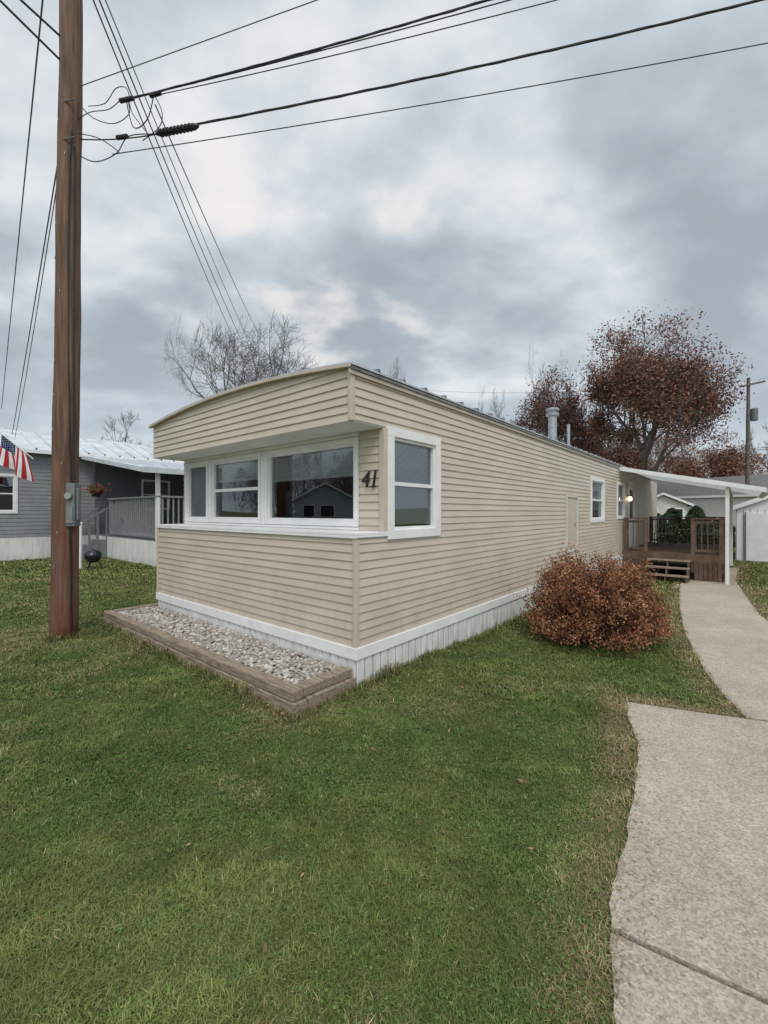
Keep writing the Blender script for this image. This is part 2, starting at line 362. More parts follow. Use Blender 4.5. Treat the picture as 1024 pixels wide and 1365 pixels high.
tag(leafcloud('lawn_clover',P,.0065,np.array([.10,.16,.045])*rng.uniform(.7,1.3,(n,1)),M['leaf'],up=.6,asp=.8),'low broad leaved clover growing through the lawn','clover',kind='stuff')
xa,ya,_,_=lawnpts(1.3,9,2.6)
s_=rng.uniform(-.1,4.3,130); tt=-.76-rng.exponential(.1,130); xb=K[0]+T[0]*tt-W[0]*s_; yb=K[1]+T[1]*tt-W[1]*s_
tb=rng.uniform(.1,10,160); wb=rng.exponential(.3,160)+.03; xc=K[0]+T[0]*tb+W[0]*wb; yc=K[1]+T[1]*tb+W[1]*wb
x=np.concatenate([xa,xb,xc]);y=np.concatenate([ya,yb,yc]);n=len(x)
tag(leafcloud('fallen_leaves',np.stack([x,y,g(x,y)+.026],1),.018,np.array([.26,.15,.08])*rng.uniform(.5,1.4,(n,1)),M['leaf'],up=.7,asp=.55),'scattered brown fallen leaves on the lawn','leaves',kind='stuff')
n=260; i_=rng.integers(2,len(E)-1,n); f=rng.random((n,1)); A_=np.array(E)[i_]*(1-f)+np.array(E)[np.minimum(i_+1,len(E)-1)]*f; off=rng.exponential(.09,(n,1))+.02
P2=A_+off*np.array([[.86,-.45]]); P=np.column_stack([P2,g(P2[:,0],P2[:,1])+.026])
tag(leafcloud('pavement_litter',P,.010,np.array([.27,.19,.11])*rng.uniform(.5,1.4,(n,1)),M['leaf'],up=.93,asp=.22),'dry straw and leaf crumbs along the edge of the concrete','litter',kind='stuff')
# ---------------------------------------------------------------- mobile home
H=thing('mobile_home','long tan mobile home with number 41 beside its front bay windows','mobile home',(K[0],K[1],0),ANG)
Wd=4.24; L=18.0; zb=.345; ztop=2.905; RISE=.135
def arc(x): return ztop+RISE*(1-((x+2.12)/2.17)**2)
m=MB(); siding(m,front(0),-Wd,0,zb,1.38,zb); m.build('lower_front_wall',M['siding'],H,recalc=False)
m=MB(); siding(m,side(0),0,.4,zb,1.38,zb)
ops=[(.43,1.39,1.325,2.455),(6.09,6.76,.815,1.90),(7.86,9.13,1.35,2.43),(12.2,13.15,.5,2.55),(10.6,11.6,1.4,2.45)]
ops.sort(); u=.4
for (a,b_,c,d) in ops:
    siding(m,side(0),u,a,zb,ztop,zb); siding(m,side(0),a,b_,zb,c,zb); siding(m,side(0),a,b_,d,ztop,zb); u=b_
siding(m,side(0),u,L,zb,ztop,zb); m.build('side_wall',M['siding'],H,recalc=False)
m=MB(); m.box(-Wd,-Wd+.02,0.0,L,zb,1.38); m.box(-Wd,-Wd+.02,.4,L,1.38,ztop); m.build('far_side_wall',M['siding'],H)
m=MB(); m.box(-Wd,0,L-.02,L,-.2,ztop); m.build('rear_wall',M['siding'],H)
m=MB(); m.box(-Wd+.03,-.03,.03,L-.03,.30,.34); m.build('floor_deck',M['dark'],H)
m=MB(); siding(m,front(.4),-.33,0,1.41,2.43,zb); m.build('bay_side_panel',M['siding'],H,recalc=False)
m=MB(); siding(m,front(.4),-Wd,-4.16,1.41,2.43,zb); m.build('bay_side_panel',M['siding'],H,recalc=False)
m=MB(); m.box(-4.16,-.33,.37,.47,2.385,2.428); m.build('bay_header',M['white'],H)
m=MB(); m.box(-4.16,-.33,.37,.47,1.412,1.44); m.build('bay_sill',M['white'],H)
for a,b_ in ((-2.06,-1.985),(-3.42,-3.385)): m=MB(); m.box(a,b_,.375,.46,1.445,2.38); m.build('bay_mullion',M['white'],H)
window(H,front(.4),-1.98,-.335,1.445,2.38,split=False,blind=.36,trim=.055,lab='wide front picture window with raised blind')
window(H,front(.4),-3.38,-2.065,1.445,2.38,split=True,blind=.30,trim=.055,lab='middle front window with horizontal sash rail')
window(H,front(.4),-4.155,-3.425,1.445,2.38,split=False,blind=.95,trim=.055,lab='narrow leftmost front window')
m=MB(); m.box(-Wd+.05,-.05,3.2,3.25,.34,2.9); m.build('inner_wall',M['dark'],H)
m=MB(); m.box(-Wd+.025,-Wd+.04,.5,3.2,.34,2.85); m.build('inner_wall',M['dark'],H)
m=MB(); m.box(-Wd-.03,.03,-.035,.43,1.382,1.408); m.box(-Wd-.03,.03,-.035,-.02,1.355,1.382); m.box(.02,.03,-.02,.43,1.36,1.382); m.build('bay_ledge',M['white'],H,bevel=.004)
m=MB(); m.box(-Wd-.02,.0,-.05,.41,2.432,2.448); m.build('soffit',M['white'],H)
m=MB(); siding(m,front(-.06),-Wd-.03,0,2.43,3.3,2.43,top=arc,step=.1); siding(m,side(0),-.06,.4,2.445,ztop,zb)
m.build('overhang',M['siding'],H,recalc=False)
m=MB(); m.box(-Wd-.04,-Wd-.02,-.06,.4,2.43,ztop-.01); m.build('overhang_end',M['siding'],H)
m=MB(); m.box(-.03,.018,-.024,.03,zb,1.355); m.build('corner_post',M['siding2'],H,bevel=.006)
m=MB(); m.box(-.03,.018,-.084,-.03,2.43,ztop-.03); m.build('corner_post',M['siding2'],H,bevel=.006)
m=MB(); m.box(-.045,.020,.372,.43,1.41,2.43); m.build('bay_corner_post',M['siding2'],H,bevel=.004)
m=MB(); m.box(-Wd-.022,-Wd+.03,-.028,.03,zb,1.355); m.build('corner_post',M['siding2'],H,bevel=.006)
m=MB(); m.box(-Wd-.03,.032,-.034,0,.245,.352); m.box(.0,.033,-.0,L,.245,.352); m.build('skirt_trim',M['white'],H,bevel=.004)
m=MB()
def sk(Fr,u0,u1):
    u=u0; p=.115
    while u<u1:
        e=min(u+p,u1)
        prof=[(u,.0),(u+.01,.010),(e-.022,.010),(e-.014,-.004),(e,-.004)]
        for (a,da),(b_,db) in zip(prof[:-1],prof[1:]):
            m.quad(Fr(a,da,-.32),Fr(b_,db,-.32),Fr(b_,db,.25),Fr(a,da,.25))
        u=e
sk(front(-.004),-Wd,0); sk(side(.004),0,L)
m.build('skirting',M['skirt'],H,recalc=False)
# roof
m=MB(); N=24; X0,X1=-Wd-.07,.055; RT=.018
def arcr(x): return ztop+.012+RISE*(1-((x+2.12)/2.2)**2)
for i in range(N):
    a=X0+(X1-X0)*i/N; b_=X0+(X1-X0)*(i+1)/N
    m.quad((a,-.12,arcr(a)+RT),(b_,-.12,arcr(b_)+RT),(b_,L+.1,arcr(b_)+RT),(a,L+.1,arcr(a)+RT))
    m.quad((a,-.12,arcr(a)),(b_,-.12,arcr(b_)),(b_,L+.1,arcr(b_)),(a,L+.1,arcr(a)))
    m.quad((a,-.12,arcr(a)),(b_,-.12,arcr(b_)),(b_,-.12,arcr(b_)+RT),(a,-.12,arcr(a)+RT))
m.quad((X1,-.12,arcr(X1)),(X1,L+.1,arcr(X1)),(X1,L+.1,arcr(X1)+RT),(X1,-.12,arcr(X1)+RT))
R=m.build('roof',M['roof'],H,recalc=False)
m=MB(); y=.25; RH=.030
while y<L:
    for i in range(N):
        a=X0+(X1-X0)*i/N; b_=X0+(X1-X0)*(i+1)/N+.001
        za,zc=arcr(a)+RT+.001,arcr(b_)+RT+.001
        m.quad((a,y,za+RH),(b_,y,zc+RH),(b_,y+.022,zc+RH),(a,y+.022,za+RH))
        m.quad((a,y-.012,za),(b_,y-.012,zc),(b_,y,zc+RH),(a,y,za+RH)); m.quad((a,y+.034,za),(b_,y+.034,zc),(b_,y+.022,zc+RH),(a,y+.022,za+RH))
    z_=arcr(X1)+RT+.001; m.quad((X1,y-.012,z_),(X1,y+.034,z_),(X1,y+.022,z_+RH),(X1,y,z_+RH))
    y+=.40
m.build('roof_seam',M['rib'],R,recalc=False)['kind']='stuff'
m=MB()
for i in range(N):
    a=X0+(X1-X0)*i/N; b_=X0+(X1-X0)*(i+1)/N
    m.quad((a,-.125,arcr(a)-.022),(b_,-.125,arcr(b_)-.022),(b_,-.125,arcr(b_)+.004),(a,-.125,arcr(a)+.004))
    m.quad((a,-.125,arcr(a)-.022),(b_,-.125,arcr(b_)-.022),(b_,-.07,arcr(b_)-.022),(a,-.07,arcr(a)-.022))
m.build('front_fascia',M['siding2'],H,recalc=False)
m=MB(); m.box(.016,.036,-.12,L+.1,ztop-.06,ztop-.022); m.build('eave_trim',M['siding2'],H,bevel=.004)
m=MB(); m.box(.014,.05,-.115,L+.1,ztop-.021,ztop+.004); m.build('drip_edge',M['rib'],H)
# side windows and doors
window(H,side(0),.43,1.39,1.325,2.455,split=True,blind=.9,trim=.095,lab='tall side window with wide white trim nearest the corner')
window(H,side(0),7.86,9.13,1.35,2.43,split=True,blind=.4,trim=.09,lab='side window further along near the awning')
window(H,side(0),10.6,11.6,1.4,2.45,split=True,trim=.07,lab='side window under the awning')
Fr=side(0)
m=MB(); m.box(6.09,6.76,-.02,.014,.815,1.90,Fr)
d=m.build('access_hatch',M['siding2'],H,bevel=.005)
m=MB()
m.box(6.05,6.09,0,.036,.785,1.935,Fr);m.box(6.76,6.80,0,.036,.785,1.935,Fr);m.box(6.09,6.76,0,.036,1.9,1.935,Fr);m.box(6.09,6.76,0,.036,.785,.815,Fr); m.build('hatch_frame',M['cream'],d,bevel=.004)
m=MB(); m.box(6.6,6.66,.014,.03,1.3,1.38,Fr); m.build('hatch_latch',M['galv'],d)
m=MB(); m.box(12.27,13.08,-.05,-.01,.5,2.48,Fr); d=m.build('door',M['white'],H)
m=MB(); m.box(12.4,12.95,-.012,-.004,1.4,2.3,Fr); m.build('door_glass',M['black'],d)
m=MB(); m.box(12.2,12.27,-.06,.03,.5,2.55,Fr);m.box(13.08,13.15,-.06,.03,.5,2.55,Fr);m.box(12.27,13.08,-.06,.03,2.48,2.55,Fr); m.build('door_frame',M['white'],d)
m=MB(); m.lathe((.09,12.0,1.93),[(0,.0),(.04,.01),(.06,.05),(.055,.1),(.03,.14),(0,.15)]); lm=m.build('porch_lamp',M['lamp'],H,smooth=True)
m=MB(); m.box(.015,.09,11.97,12.03,2.08,2.11); m.build('lamp_bracket',M['black'],lm)
def roofpipe(name,y,x,h,r,cap,lab):
    m=MB(); z0=arcr(x)-.0; m.tube([(x,y,z0),(x,y,z0+h)],r,12)
    o=m.build(name,M['galv'],H,smooth=False)
    if cap:
        m=MB(); m.lathe((x,y,z0+h-.02),[(r*1.0,-.02),(r*1.5,0),(r*1.55,.05),(r*1.1,.07),(r*1.1,.10),(r*1.6,.11),(r*1.6,.15),(r*.4,.18),(0,.18)]); m.build('pipe_cap',M['galv'],o)
        m=MB(); m.lathe((x,y,z0),[(r*2.2,.02),(r*1.1,.12)]); m.build('flashing',M['galv'],o)
    o['label']=lab
roofpipe('flue_pipe',6.35,-.35,.68,.085,True,'round metal flue with a wide cap')
roofpipe('vent_pipe',7.6,-.4,.68,.035,False,'thin plain vent pipe')
roofpipe('vent_pipe',1.3,-1.5,.13,.045,True,'short roof vent near the front')
roofpipe('vent_pipe',11.5,-1.0,.35,.04,False,'short vent pipe near the awning')
def digit(ch,x,z,size,par):
    c=bpy.data.curves.new('digit','FONT'); c.body=ch; c.size=size; c.extrude=.006; c.offset=-.0015; c.shear=.2; c.align_x='CENTER'
    o=bpy.data.objects.new('tmp',c); C.objects.link(o); bpy.context.view_layer.update()
    me=bpy.data.meshes.new_from_object(o); bpy.data.objects.remove(o)
    me.transform(Matrix.Translation((x,.4-.028,z))@Matrix.Rotation(math.pi/2,4,'X'))
    me.materials.append(M['black']); q=bpy.data.objects.new('house_number',me); C.objects.link(q); q.parent=par; q['label']='black digit '+ch+' on the siding'
    return q
digit('4',-.235,1.85,.25,H); dg=digit('1',-.122,1.85,.25,H)
m=MB(); m.box(-.165,-.09,.3665,.377,1.849,1.864); m.build('digit_foot',M['black'],dg)
# ---------------------------------------------------------------- gravel bed
B=thing('gravel_bed','raised timber edged bed of river stones along the front wall','garden bed',(K[0],K[1],0),ANG)
def timber(x0,x1,y0,y1,z0,z1):
    m=MB(); m.box(x0,x1,y0,y1,z0,z1); return m.build('timber',M['timber'],B,bevel=.008)
timber(-4.34,-2.2,-.725,-.615,.097,.172); timber(-2.193,-.0,-.728,-.617,.094,.175); timber(-4.32,.03,-.74,-.60,-.06,.09)
timber(-.13,-.005,-.61,-.05,.098,.173); timber(-.12,.03,-.595,-.03,-.06,.093)
timber(-4.34,-4.24,-.61,.1,.095,.171); timber(-4.33,-4.22,-.595,.1,-.06,.09)
m=MB(); m.box(-4.22,-.12,-.6,-.03,-.05,.118); m.build('bed_soil',M['soil'],B)
bm=bmesh.new(); bmesh.ops.create_icosphere(bm,subdivisions=2,radius=1); bv=np.array([v.co[:] for v in bm.verts]); bf=np.array([[v.index for v in f.verts] for f in bm.faces]); bm.free()
n=5000; VV=[];CCs=[]
pal=np.array([[.48,.445,.395],[.37,.325,.275],[.54,.505,.455],[.27,.24,.21],[.42,.37,.305],[.59,.555,.495],[.35,.33,.305],[.33,.27,.21]])
for i in range(n):
    s=random.uniform(.009,.024); sc=np.array([s*random.uniform(.9,1.5),s,s*random.uniform(.5,.8)])
    a=random.uniform(0,6.28); R_=np.array([[math.cos(a),-math.sin(a),0],[math.sin(a),math.cos(a),0],[0,0,1]])
    tl=random.uniform(-.5,.5); R2=np.array([[1,0,0],[0,math.cos(tl),-math.sin(tl)],[0,math.sin(tl),math.cos(tl)]])
    v=(bv*(1+.10*np.sin(bv[:,[1,2,0]]*3+i)))*sc@R2.T@R_.T+np.array([random.uniform(-4.21,-.15),random.uniform(-.59,-.05),.122+random.uniform(.0,.034)])
    VV.append(v); CCs.append(np.tile(pal[random.randrange(8)]*random.uniform(.8,1.12),(len(bv),1)))
o=fast('river_stones',np.concatenate(VV),(np.arange(n)[:,None,None]*len(bv)+bf).reshape(-1,3),3,np.concatenate(CCs),M['gravel'],B); o['kind']='stuff'; o.data.shade_smooth()
# ---------------------------------------------------------------- awning + deck
A=thing('patio_awning','white patio awning on slim posts over the side deck','awning',(K[0],K[1],0),ANG)
gz=-.26
def az_(w): return 2.84-.225*w
m=MB()
for i in range(22):
    a=10.85+i*.25
    m.quad((.03,a,az_(0)+.03),(3.2,a,az_(3.2)+.03),(3.2,a+.17,az_(3.2)+.03),(.03,a+.17,az_(0)+.03))
    m.quad((.03,a+.17,az_(0)+.03),(3.2,a+.17,az_(3.2)+.03),(3.2,a+.25,az_(3.2)+.065),(.03,a+.25,az_(0)+.065))
m.build('awning_sheet',M['white'],A,recalc=False)
m=MB(); m.bar((.03,10.84,az_(0)),(3.2,10.84,az_(3.2)),.02,.11); m.build('end_fascia',M['white'],A)
m=MB(); m.bar((3.21,10.83,az_(3.2)),(3.21,16.4,az_(3.2)),.09,.12); m.build('gutter',M['white'],A)
m=MB(); m.bar((2.43,10.9,az_(2.43)-.05),(2.43,16.3,az_(2.43)-.05),.06,.09); m.build('beam',M['white'],A)
for y in (11.0,16.1):
    m=MB(); m.box(2.39,2.47,y-.04,y+.04,gz,az_(2.43)-.095); m.box(2.35,2.51,y-.08,y+.08,gz,gz+.03); m.build('post',M['white'],A,bevel=.005)
D=thing('side_deck','brown stained wood deck with railings and steps under the awning','deck',(K[0],K[1],0),ANG)
m=MB(); y=11.3
while y<15.9: m.box(.03,2.35,y,y+.135,.43,.465); y+=.14
m.build('deck_floor',M['deck'],D)
m=MB(); m.box(.03,2.35,11.27,11.298,.24,.428); x=.03
while x<2.3:
    if not(.55<x<1.65): m.box(x,x+.09,11.275,11.297,gz,.238)
    x+=.1
y=11.3
while y<15.8: m.box(2.352,2.372,y,y+.09,gz,.428); y+=.1
m.build('deck_skirt',M['deck'],D)
def rail(a,b_,nm='railing'):
    a=Vector(a);b_=Vector(b_); m=MB(); L_=(b_-a).length; dd=(b_-a)/L_
    m.bar(a+Vector((0,0,.95)),b_+Vector((0,0,.95)),.12,.035); m.bar(a+Vector((0,0,.86)),b_+Vector((0,0,.86)),.03,.06); m.bar(a+Vector((0,0,.1)),b_+Vector((0,0,.1)),.03,.06)
    k=.06
    while k<L_-.04: p=a+dd*k; m.bar(p+Vector((0,0,.06)),p+Vector((0,0,.9)),.028,.028); k+=.13
    for p in (a,b_): m.bar(p+Vector((0,0,-.5)),p+Vector((0,0,.97)),.085,.085)
    return m.build(nm,M['deck'],D)
rail((.1,11.33,.465),(.6,11.33,.465)); rail((1.7,11.33,.465),(2.3,11.33,.465)); rail((2.3,11.4,.465),(2.3,15.8,.465)); rail((.1,15.8,.465),(2.25,15.8,.465))
for k,(y0,z1) in enumerate(((11.02,.30),(10.76,.12),(10.5,-.06))):
    m=MB(); m.box(.66,1.66,y0,y0+.27,z1-.035,z1); m.build('stair_tread',M['tread'],D,bevel=.004)
for x in (.68,1.16,1.62):
    m=MB()
    for y0,z1 in ((11.02,.26),(10.76,.08),(10.52,-.10)): m.box(x-.02,x+.02,y0+.01,11.27,gz,z1)
    m.build('stair_stringer',M['deck'],D)
def chair(x,y,rz,lab):
    gx=tw(y,x); t_=thing('patio_chair',lab,'chair',(gx[0],gx[1],.465),ANG+rz,None)
    m=MB(); m.box(-.25,.25,-.22,.24,.4,.43); m.build('seat',M['nrail'],t_)
    m=MB()
    for k in range(5): m.bar((-.2+k*.1,.24,.45),(-.2+k*.1,.34,.95),.07,.015)
    m.bar((-.25,.34,.95),(.25,.34,.95),.03,.05); m.build('backrest',M['nrail'],t_)
    for sx in(-1,1):
        for sy in (-.2,.22):
            m=MB(); m.tube([(sx*.23,sy,0),(sx*.23,sy,.42)],.015,6); m.build('leg',M['black'],t_)
chair(.7,14.2,.3,'grey slatted chair on the deck near the door'); chair(1.7,14.6,-.4,'grey slatted chair on the deck by the outer railing')
# ---------------------------------------------------------------- utility pole & wires
px,py=POLE
UP=thing('utility_pole','tall reddish brown wooden utility pole in the left lawn','utility pole',(px,py,0))
def prad(z): return .153-.0038*z
m=MB(); pts=[];rad=[]
for k in range(26):
    z=-.2+k*.39; pts.append((.012*z+.006*math.sin(z*2),0,z)); rad.append(prad(z)+.003*math.sin(z*5))
m.tube(pts,rad,20); m.build('pole_shaft',M['pole'],UP,recalc=True,smooth=True)
m=MB(); m.box(.125,.235,-.14,-.02,1.42,1.96); bx=m.build('meter_box',M['greybox'],UP,bevel=.01)
m=MB(); m.box(.138,.222,-.155,-.142,1.46,1.66); m.build('box_door',M['nrail'],bx,bevel=.004)
m=MB(); m.tube([(.18,-.142,1.80),(.18,-.185,1.80)],.040,14); m.build('meter',M['galv'],bx)
m=MB(); m.box(.242,.27,-.12,-.06,1.5,1.9); m.build('junction_box',M['greybox'],UP,bevel=.006)
m=MB(); m.tube([(.16,-.10,1.44),(.16,-.10,1.25),(.152,-.08,1.1),(.150,-.07,.5),(.150,-.07,-.1)],.012,8); m.build('conduit',M['black'],UP)
m=MB(); m.tube([(.15,-.08,1.95),(.135,-.10,3.5),(.14,-.11,5.0),(.155,-.11,6.0),(.18,-.1,6.4)],.010,6); m.build('riser_cable',M['cable'],UP)
m=MB(); m.tube([(.18,-.06,1.95),(.178,-.07,3.5),(.185,-.06,5.0),(.195,-.07,6.2)],.010,6); m.build('riser_cable',M['cable'],UP)
for z in (6.25,6.72): m=MB(); m.tube([(.06,-.12,z),(.24,-.15,z+.01)],.009,6); m.build('line_bracket',M['greybox'],UP)
for k in range(14):
    z=.9+k*.43; a=random.uniform(-2.3,-.9); r=prad(z); m=MB()
    m.box(.012*z+math.cos(a)*r-.004,.012*z+math.cos(a)*r+.004,math.sin(a)*r-.008,math.sin(a)*r+.004,z,z+.035); m.build('pole_staple',M['galv'],UP)
c=((107-512)/F0*11.9,11.9,0)
m=MB(); m.tube([(0,0,-.1),(0,0,1.28)],.045,10); m.lathe((0,0,1.28),[(.055,-.03),(.055,.02),(.03,.04),(0,.04)],10); o=m.build('marker_post',M['white']); o.location=c; tag(o,'slim white plastic post standing left of the kettle grill','post')
def wire(lab,a,b_,r,sag=.1,mm='cable',twist=0,n=28,cat='cable',name='overhead_cable'):
    a=Vector(a);b_=Vector(b_); m=MB(); pts=[]
    for k in range(n+1):
        f=k/n; p=a.lerp(b_,f); p.z-=sag*4*f*(1-f); pts.append(p)
    m.tube(pts,r,6)
    if twist:
        fine=[]; nn=n*5
        for k in range(nn+1):
            f=k/nn; p=a.lerp(b_,f); p.z-=sag*4*f*(1-f); an=k*.55; fine.append(p+Vector((0,math.cos(an),math.sin(an)))*twist)
        m.tube(fine,r*.8,5)
    o=m.build(name,M[mm],None); tag(o,lab,cat,'overhead lines')
    return o
wire('thin grey line rising from the tall pole, highest of the lines to the right',at(105,116,5.46),at(720,-108,4.6),.006,.0,'cableg')
wire('upper black cable of the pair running from the pole to top centre',at(165,134,5.35),at(900,-76,4.3),.012,.05,twist=.005)
wire('middle thin cable beside the black cable running to top centre',at(215,122,5.3),at(930,-70,4.4),.007,.03,'cable')
wire('lower thin cable of the pair running from the pole to top centre',at(205,128,5.3),at(960,-58,4.4),.006,.05,'cable')
o=wire('thick black cable with a long splice, crossing to the top right corner',at(262,166,5.2),at(1180,-42,4.4),.0135,.07,twist=.005)
m=MB(); a=at(208,179,5.3); b_=at(265,168,5.2); m.tube([a,a.lerp(b_,.1),a.lerp(b_,.9),b_],[.015,.038,.038,.015],10)
for k in range(9): c=a.lerp(b_,.12+.085*k); m.tube([c,c.lerp(b_,.03)],.045,10)
m.build('splice_sleeve',M['black'],o)
wire('short black lead between the pole and the splice',at(106,186,5.46),at(210,179,5.3),.008,.03)
wire('lowest thin grey line crossing the sky to the right edge',at(150,206,5.4),at(1250,14,4.6),.0065,.06,'cableg')
for k,(a,b_,lab) in enumerate([((100,-60),(308,444),'leftmost'),((112,-50),(320,450),'middle'),((124,-40),(332,456),'rightmost')]):
    wire(lab+' of three grey lines running down from the pole top toward the bare tree',at(a[0],a[1],5.46),at(b_[0],b_[1],20),.012 if k<2 else .009,.12,'cableg')
wire('separate thin line dropping from the cable junction toward the bare tree',at(207,140,5.3),at(345,446,20),.009,.1,'cableg')
wire('left line falling from the pole top past the left edge of the neighbour roof',at(66,-90,5.46),at(2,545,18),.012,.0,'cableg')
wire('outer line from the pole to the neighbouring home',at(80,200,5.40),at(16,580,13.5),.009,.05,'cableg')
wire('inner line from the pole to the neighbouring home',at(80,222,5.46),at(20,584,13.5),.007,.12,'cableg')
wire('upper thick black cable at the top left corner',at(84,52,5.4),at(-40,-62,4.4),.013,.0)
wire('lower thick black cable at the top left corner',at(84,84,5.4),at(-70,-68,4.4),.013,.0)
def loop(lab,pp,r=.006):
    P=[at(a,b_,c) for a,b_,c in pp]; out=[]
    Q=[P[0]]+P+[P[-1]]
    for i in range(1,len(Q)-2):
        for k in range(8):
            t=k/8; p0,p1,p2,p3=Q[i-1],Q[i],Q[i+1],Q[i+2]
            out.append(.5*((2*p1)+(-p0+p2)*t+(2*p0-5*p1+4*p2-p3)*t*t+(-p0+3*p1-3*p2+p3)*t**3))
    out.append(P[-1]); m=MB(); m.tube(out,r,6); tag(m.build('drip_loop',M['cable']),lab,'cable','drip loops')
loop('drip loop sagging just under the upper cable attachment',[(104,138,5.4),(125,158,5.3),(152,165,5.3),(172,152,5.3),(170,133,5.3)],.0055)
loop('drip loop nearest the pole below the splice',[(106,208,5.4),(128,216,5.3),(155,205,5.3),(172,182,5.3),(210,179,5.3)],.0065)
loop('drip loop between the cable connectors and the splice',[(168,132,5.3),(178,170,5.3),(196,160,5.25),(205,128,5.3)],.0065)
loop('round drip loop arching over the cable connectors',[(118,142,5.4),(140,138,5.3),(155,118,5.3),(170,120,5.3),(176,150,5.3),(200,182,5.25)],.005)
loop('drip loop hanging right of the connectors',[(205,125,5.3),(216,150,5.25),(212,170,5.2),(190,188,5.25)],.0055)
loop('long shallow lead from the pole to the upper connector',[(104,160,5.4),(120,150,5.35),(145,146,5.3),(160,134,5.3)],.0055)
loop('small lead curling from the pole to the lowest line',[(104,178,5.4),(130,184,5.35),(150,196,5.3),(160,205,5.35)],.0055)
for (a,b_,lab) in (((160,135),(178,131),'dark clamp at the start of the upper black cable'),((200,128),(214,124),'dark clamp second from the pole on the upper cables'),((156,184),(170,182),'dark clamp on the lead between pole and splice')):
    m=MB(); m.tube([at(a[0],a[1],5.28),at(b_[0],b_[1],5.25)],.026,8); tag(m.build('cable_connector',M['black']),lab,'connector')
# ---------------------------------------------------------------- trees
def rot(v,ax,a): return Matrix.Rotation(a,3,ax)@v
def grow(mbs,p,d,Ln,r,depth,maxd,rs,tips,kids,upb,angle,minr):
    nseg=4 if depth==0 else (3 if depth<3 else 2); pts=[p.copy()]; rad=[r]; q=p.copy(); dd=d.copy(); dirs=[d.copy()]
    for i in range(nseg):
        j=.10 if depth==0 else .22
        dd=(dd+Vector((rs.uniform(-j,j),rs.uniform(-j,j),rs.uniform(-j,j)+upb))).normalized(); q=q+dd*Ln/nseg; pts.append(q.copy()); dirs.append(dd.copy()); rad.append(max(minr*.7,r*(1-.5*(i+1)/nseg)))
    mbs[0 if depth==0 else 1].tube(pts,rad,8 if depth==0 else (5 if depth<3 else 3),cap=False)
    if depth>=maxd: tips.append(q); tips.append((pts[-2]+q)/2); return
    k=kids if depth else kids+3
    for i in range(k):
        f=rs.uniform(.35,1) if depth else rs.uniform(.30,1.0)
        if i==0: f=1
        idx=min(nseg-1,int(f*nseg)); fr=f*nseg-idx; base=pts[idx].lerp(pts[min(idx+1,nseg)],min(1,fr)); bd=dirs[idx+1 if idx+1<len(dirs) else -1]
        ax=bd.orthogonal().normalized(); ax=rot(ax,bd,(i*2.4+rs.uniform(-.7,.7)) if depth==0 else rs.uniform(0,6.28)); a=rs.uniform(*angle)*(.45 if i==0 else 1)
        nd=rot(bd,ax,a)
        grow(mbs,base,nd,Ln*rs.uniform(.52,.80)*(1.0 if depth else (1.15-.35*f)),max(minr,r*(.62 if i else .72)*(1-.3*f)),depth+1,maxd,rs,tips,kids,upb,angle,minr)
def tree(name,label,cat,loc,h,seed,maxd=5,kids=3,bark='bark',leaves=0,lsize=.1,lcol=(.2,.08,.04),upb=.05,angle=(.4,1.0),minr=.012,width=8,group=None,spread=2.4,soft=1.0):
    """width: crown width in metres; far reaching limbs are drawn in to a rounded envelope"""
    t_=thing(name,label,cat,loc,0,group); rs=random.Random(seed); mbs=[MB(),MB()]; tips=[]
    grow(mbs,Vector((0,0,-.2)),Vector((0,0,1)),h*.42,h*.020,0,maxd,rs,tips,kids,upb,angle,minr)
    A1=np.array(mbs[1].v); zmax=A1[:,2].max(); hi_z=A1[:,2]>zmax*.4
    cx_,cy_=np.median(A1[hi_z,0]),np.median(A1[hi_z,1]); sd=np.percentile(np.hypot(A1[hi_z,0]-cx_,A1[hi_z,1]-cy_),80)
    def shape(A):
        A=np.array(A,float); zf=np.clip(A[:,2]/zmax,0,1); k=np.minimum(1,zf/.5)
        X_=(A[:,0]-cx_*k); Y_=(A[:,1]-cy_*k); r_=np.hypot(X_,Y_)+1e-9
        Rz=np.sqrt(np.clip(1-((zf-.58)/.56)**2,.12,1))*width/2*soft
        q=r_/sd*.8*(width/2); rn=Rz*np.tanh(q/Rz)/.96
        small=(zf<.3)&(r_<h*.03); rn=np.where(small,r_*h/zmax,rn)
        return np.stack([X_/r_*rn,Y_/r_*rn,A[:,2]*h/zmax],1)
    mbs[0].v=[(a-cx_*min(1,max(0,c/zmax/.5)),b_-cy_*min(1,max(0,c/zmax/.5)),c*h/zmax) for a,b_,c in mbs[0].v]
    mbs[1].v=[tuple(p) for p in shape(A1)]
    mbs[0].build('trunk',M[bark],t_,recalc=False)
    if not leaves: mbs[1].build('crown',M[bark],t_,recalc=False)
    else:
        mbs[1].build('branches',M[bark],t_,recalc=False)
        P=shape([tuple(q) for q in tips]); r2=np.random.default_rng(seed)
        dens=.2+r2.random(len(P)); idx=r2.choice(len(P),size=leaves,p=dens/dens.sum()); Q=P[idx]+r2.normal(0,lsize*spread,(leaves,3))
        tipc=r2.uniform(.65,1.3,len(P)); cc=np.array(lcol)*tipc[idx][:,None]*r2.uniform(.7,1.3,(leaves,1)); cc[:,1]*=r2.uniform(.8,1.25,leaves)
        leafcloud('crown',Q,lsize,cc,M['leaf'],t_,rs=r2)
    return t_
def gp(px_,Y): x=(px_-512)/F0*Y; return (x,Y,float(g(x,Y)))
tree('oak_tree','large oak with rust red autumn leaves behind the awning','tree',gp(866,32),16.8,11,maxd=5,kids=4,leaves=38000,lsize=.092,lcol=(.205,.094,.068),minr=.028,upb=.05,angle=(.45,1.1),width=11.2,spread=3.8,soft=1.04)
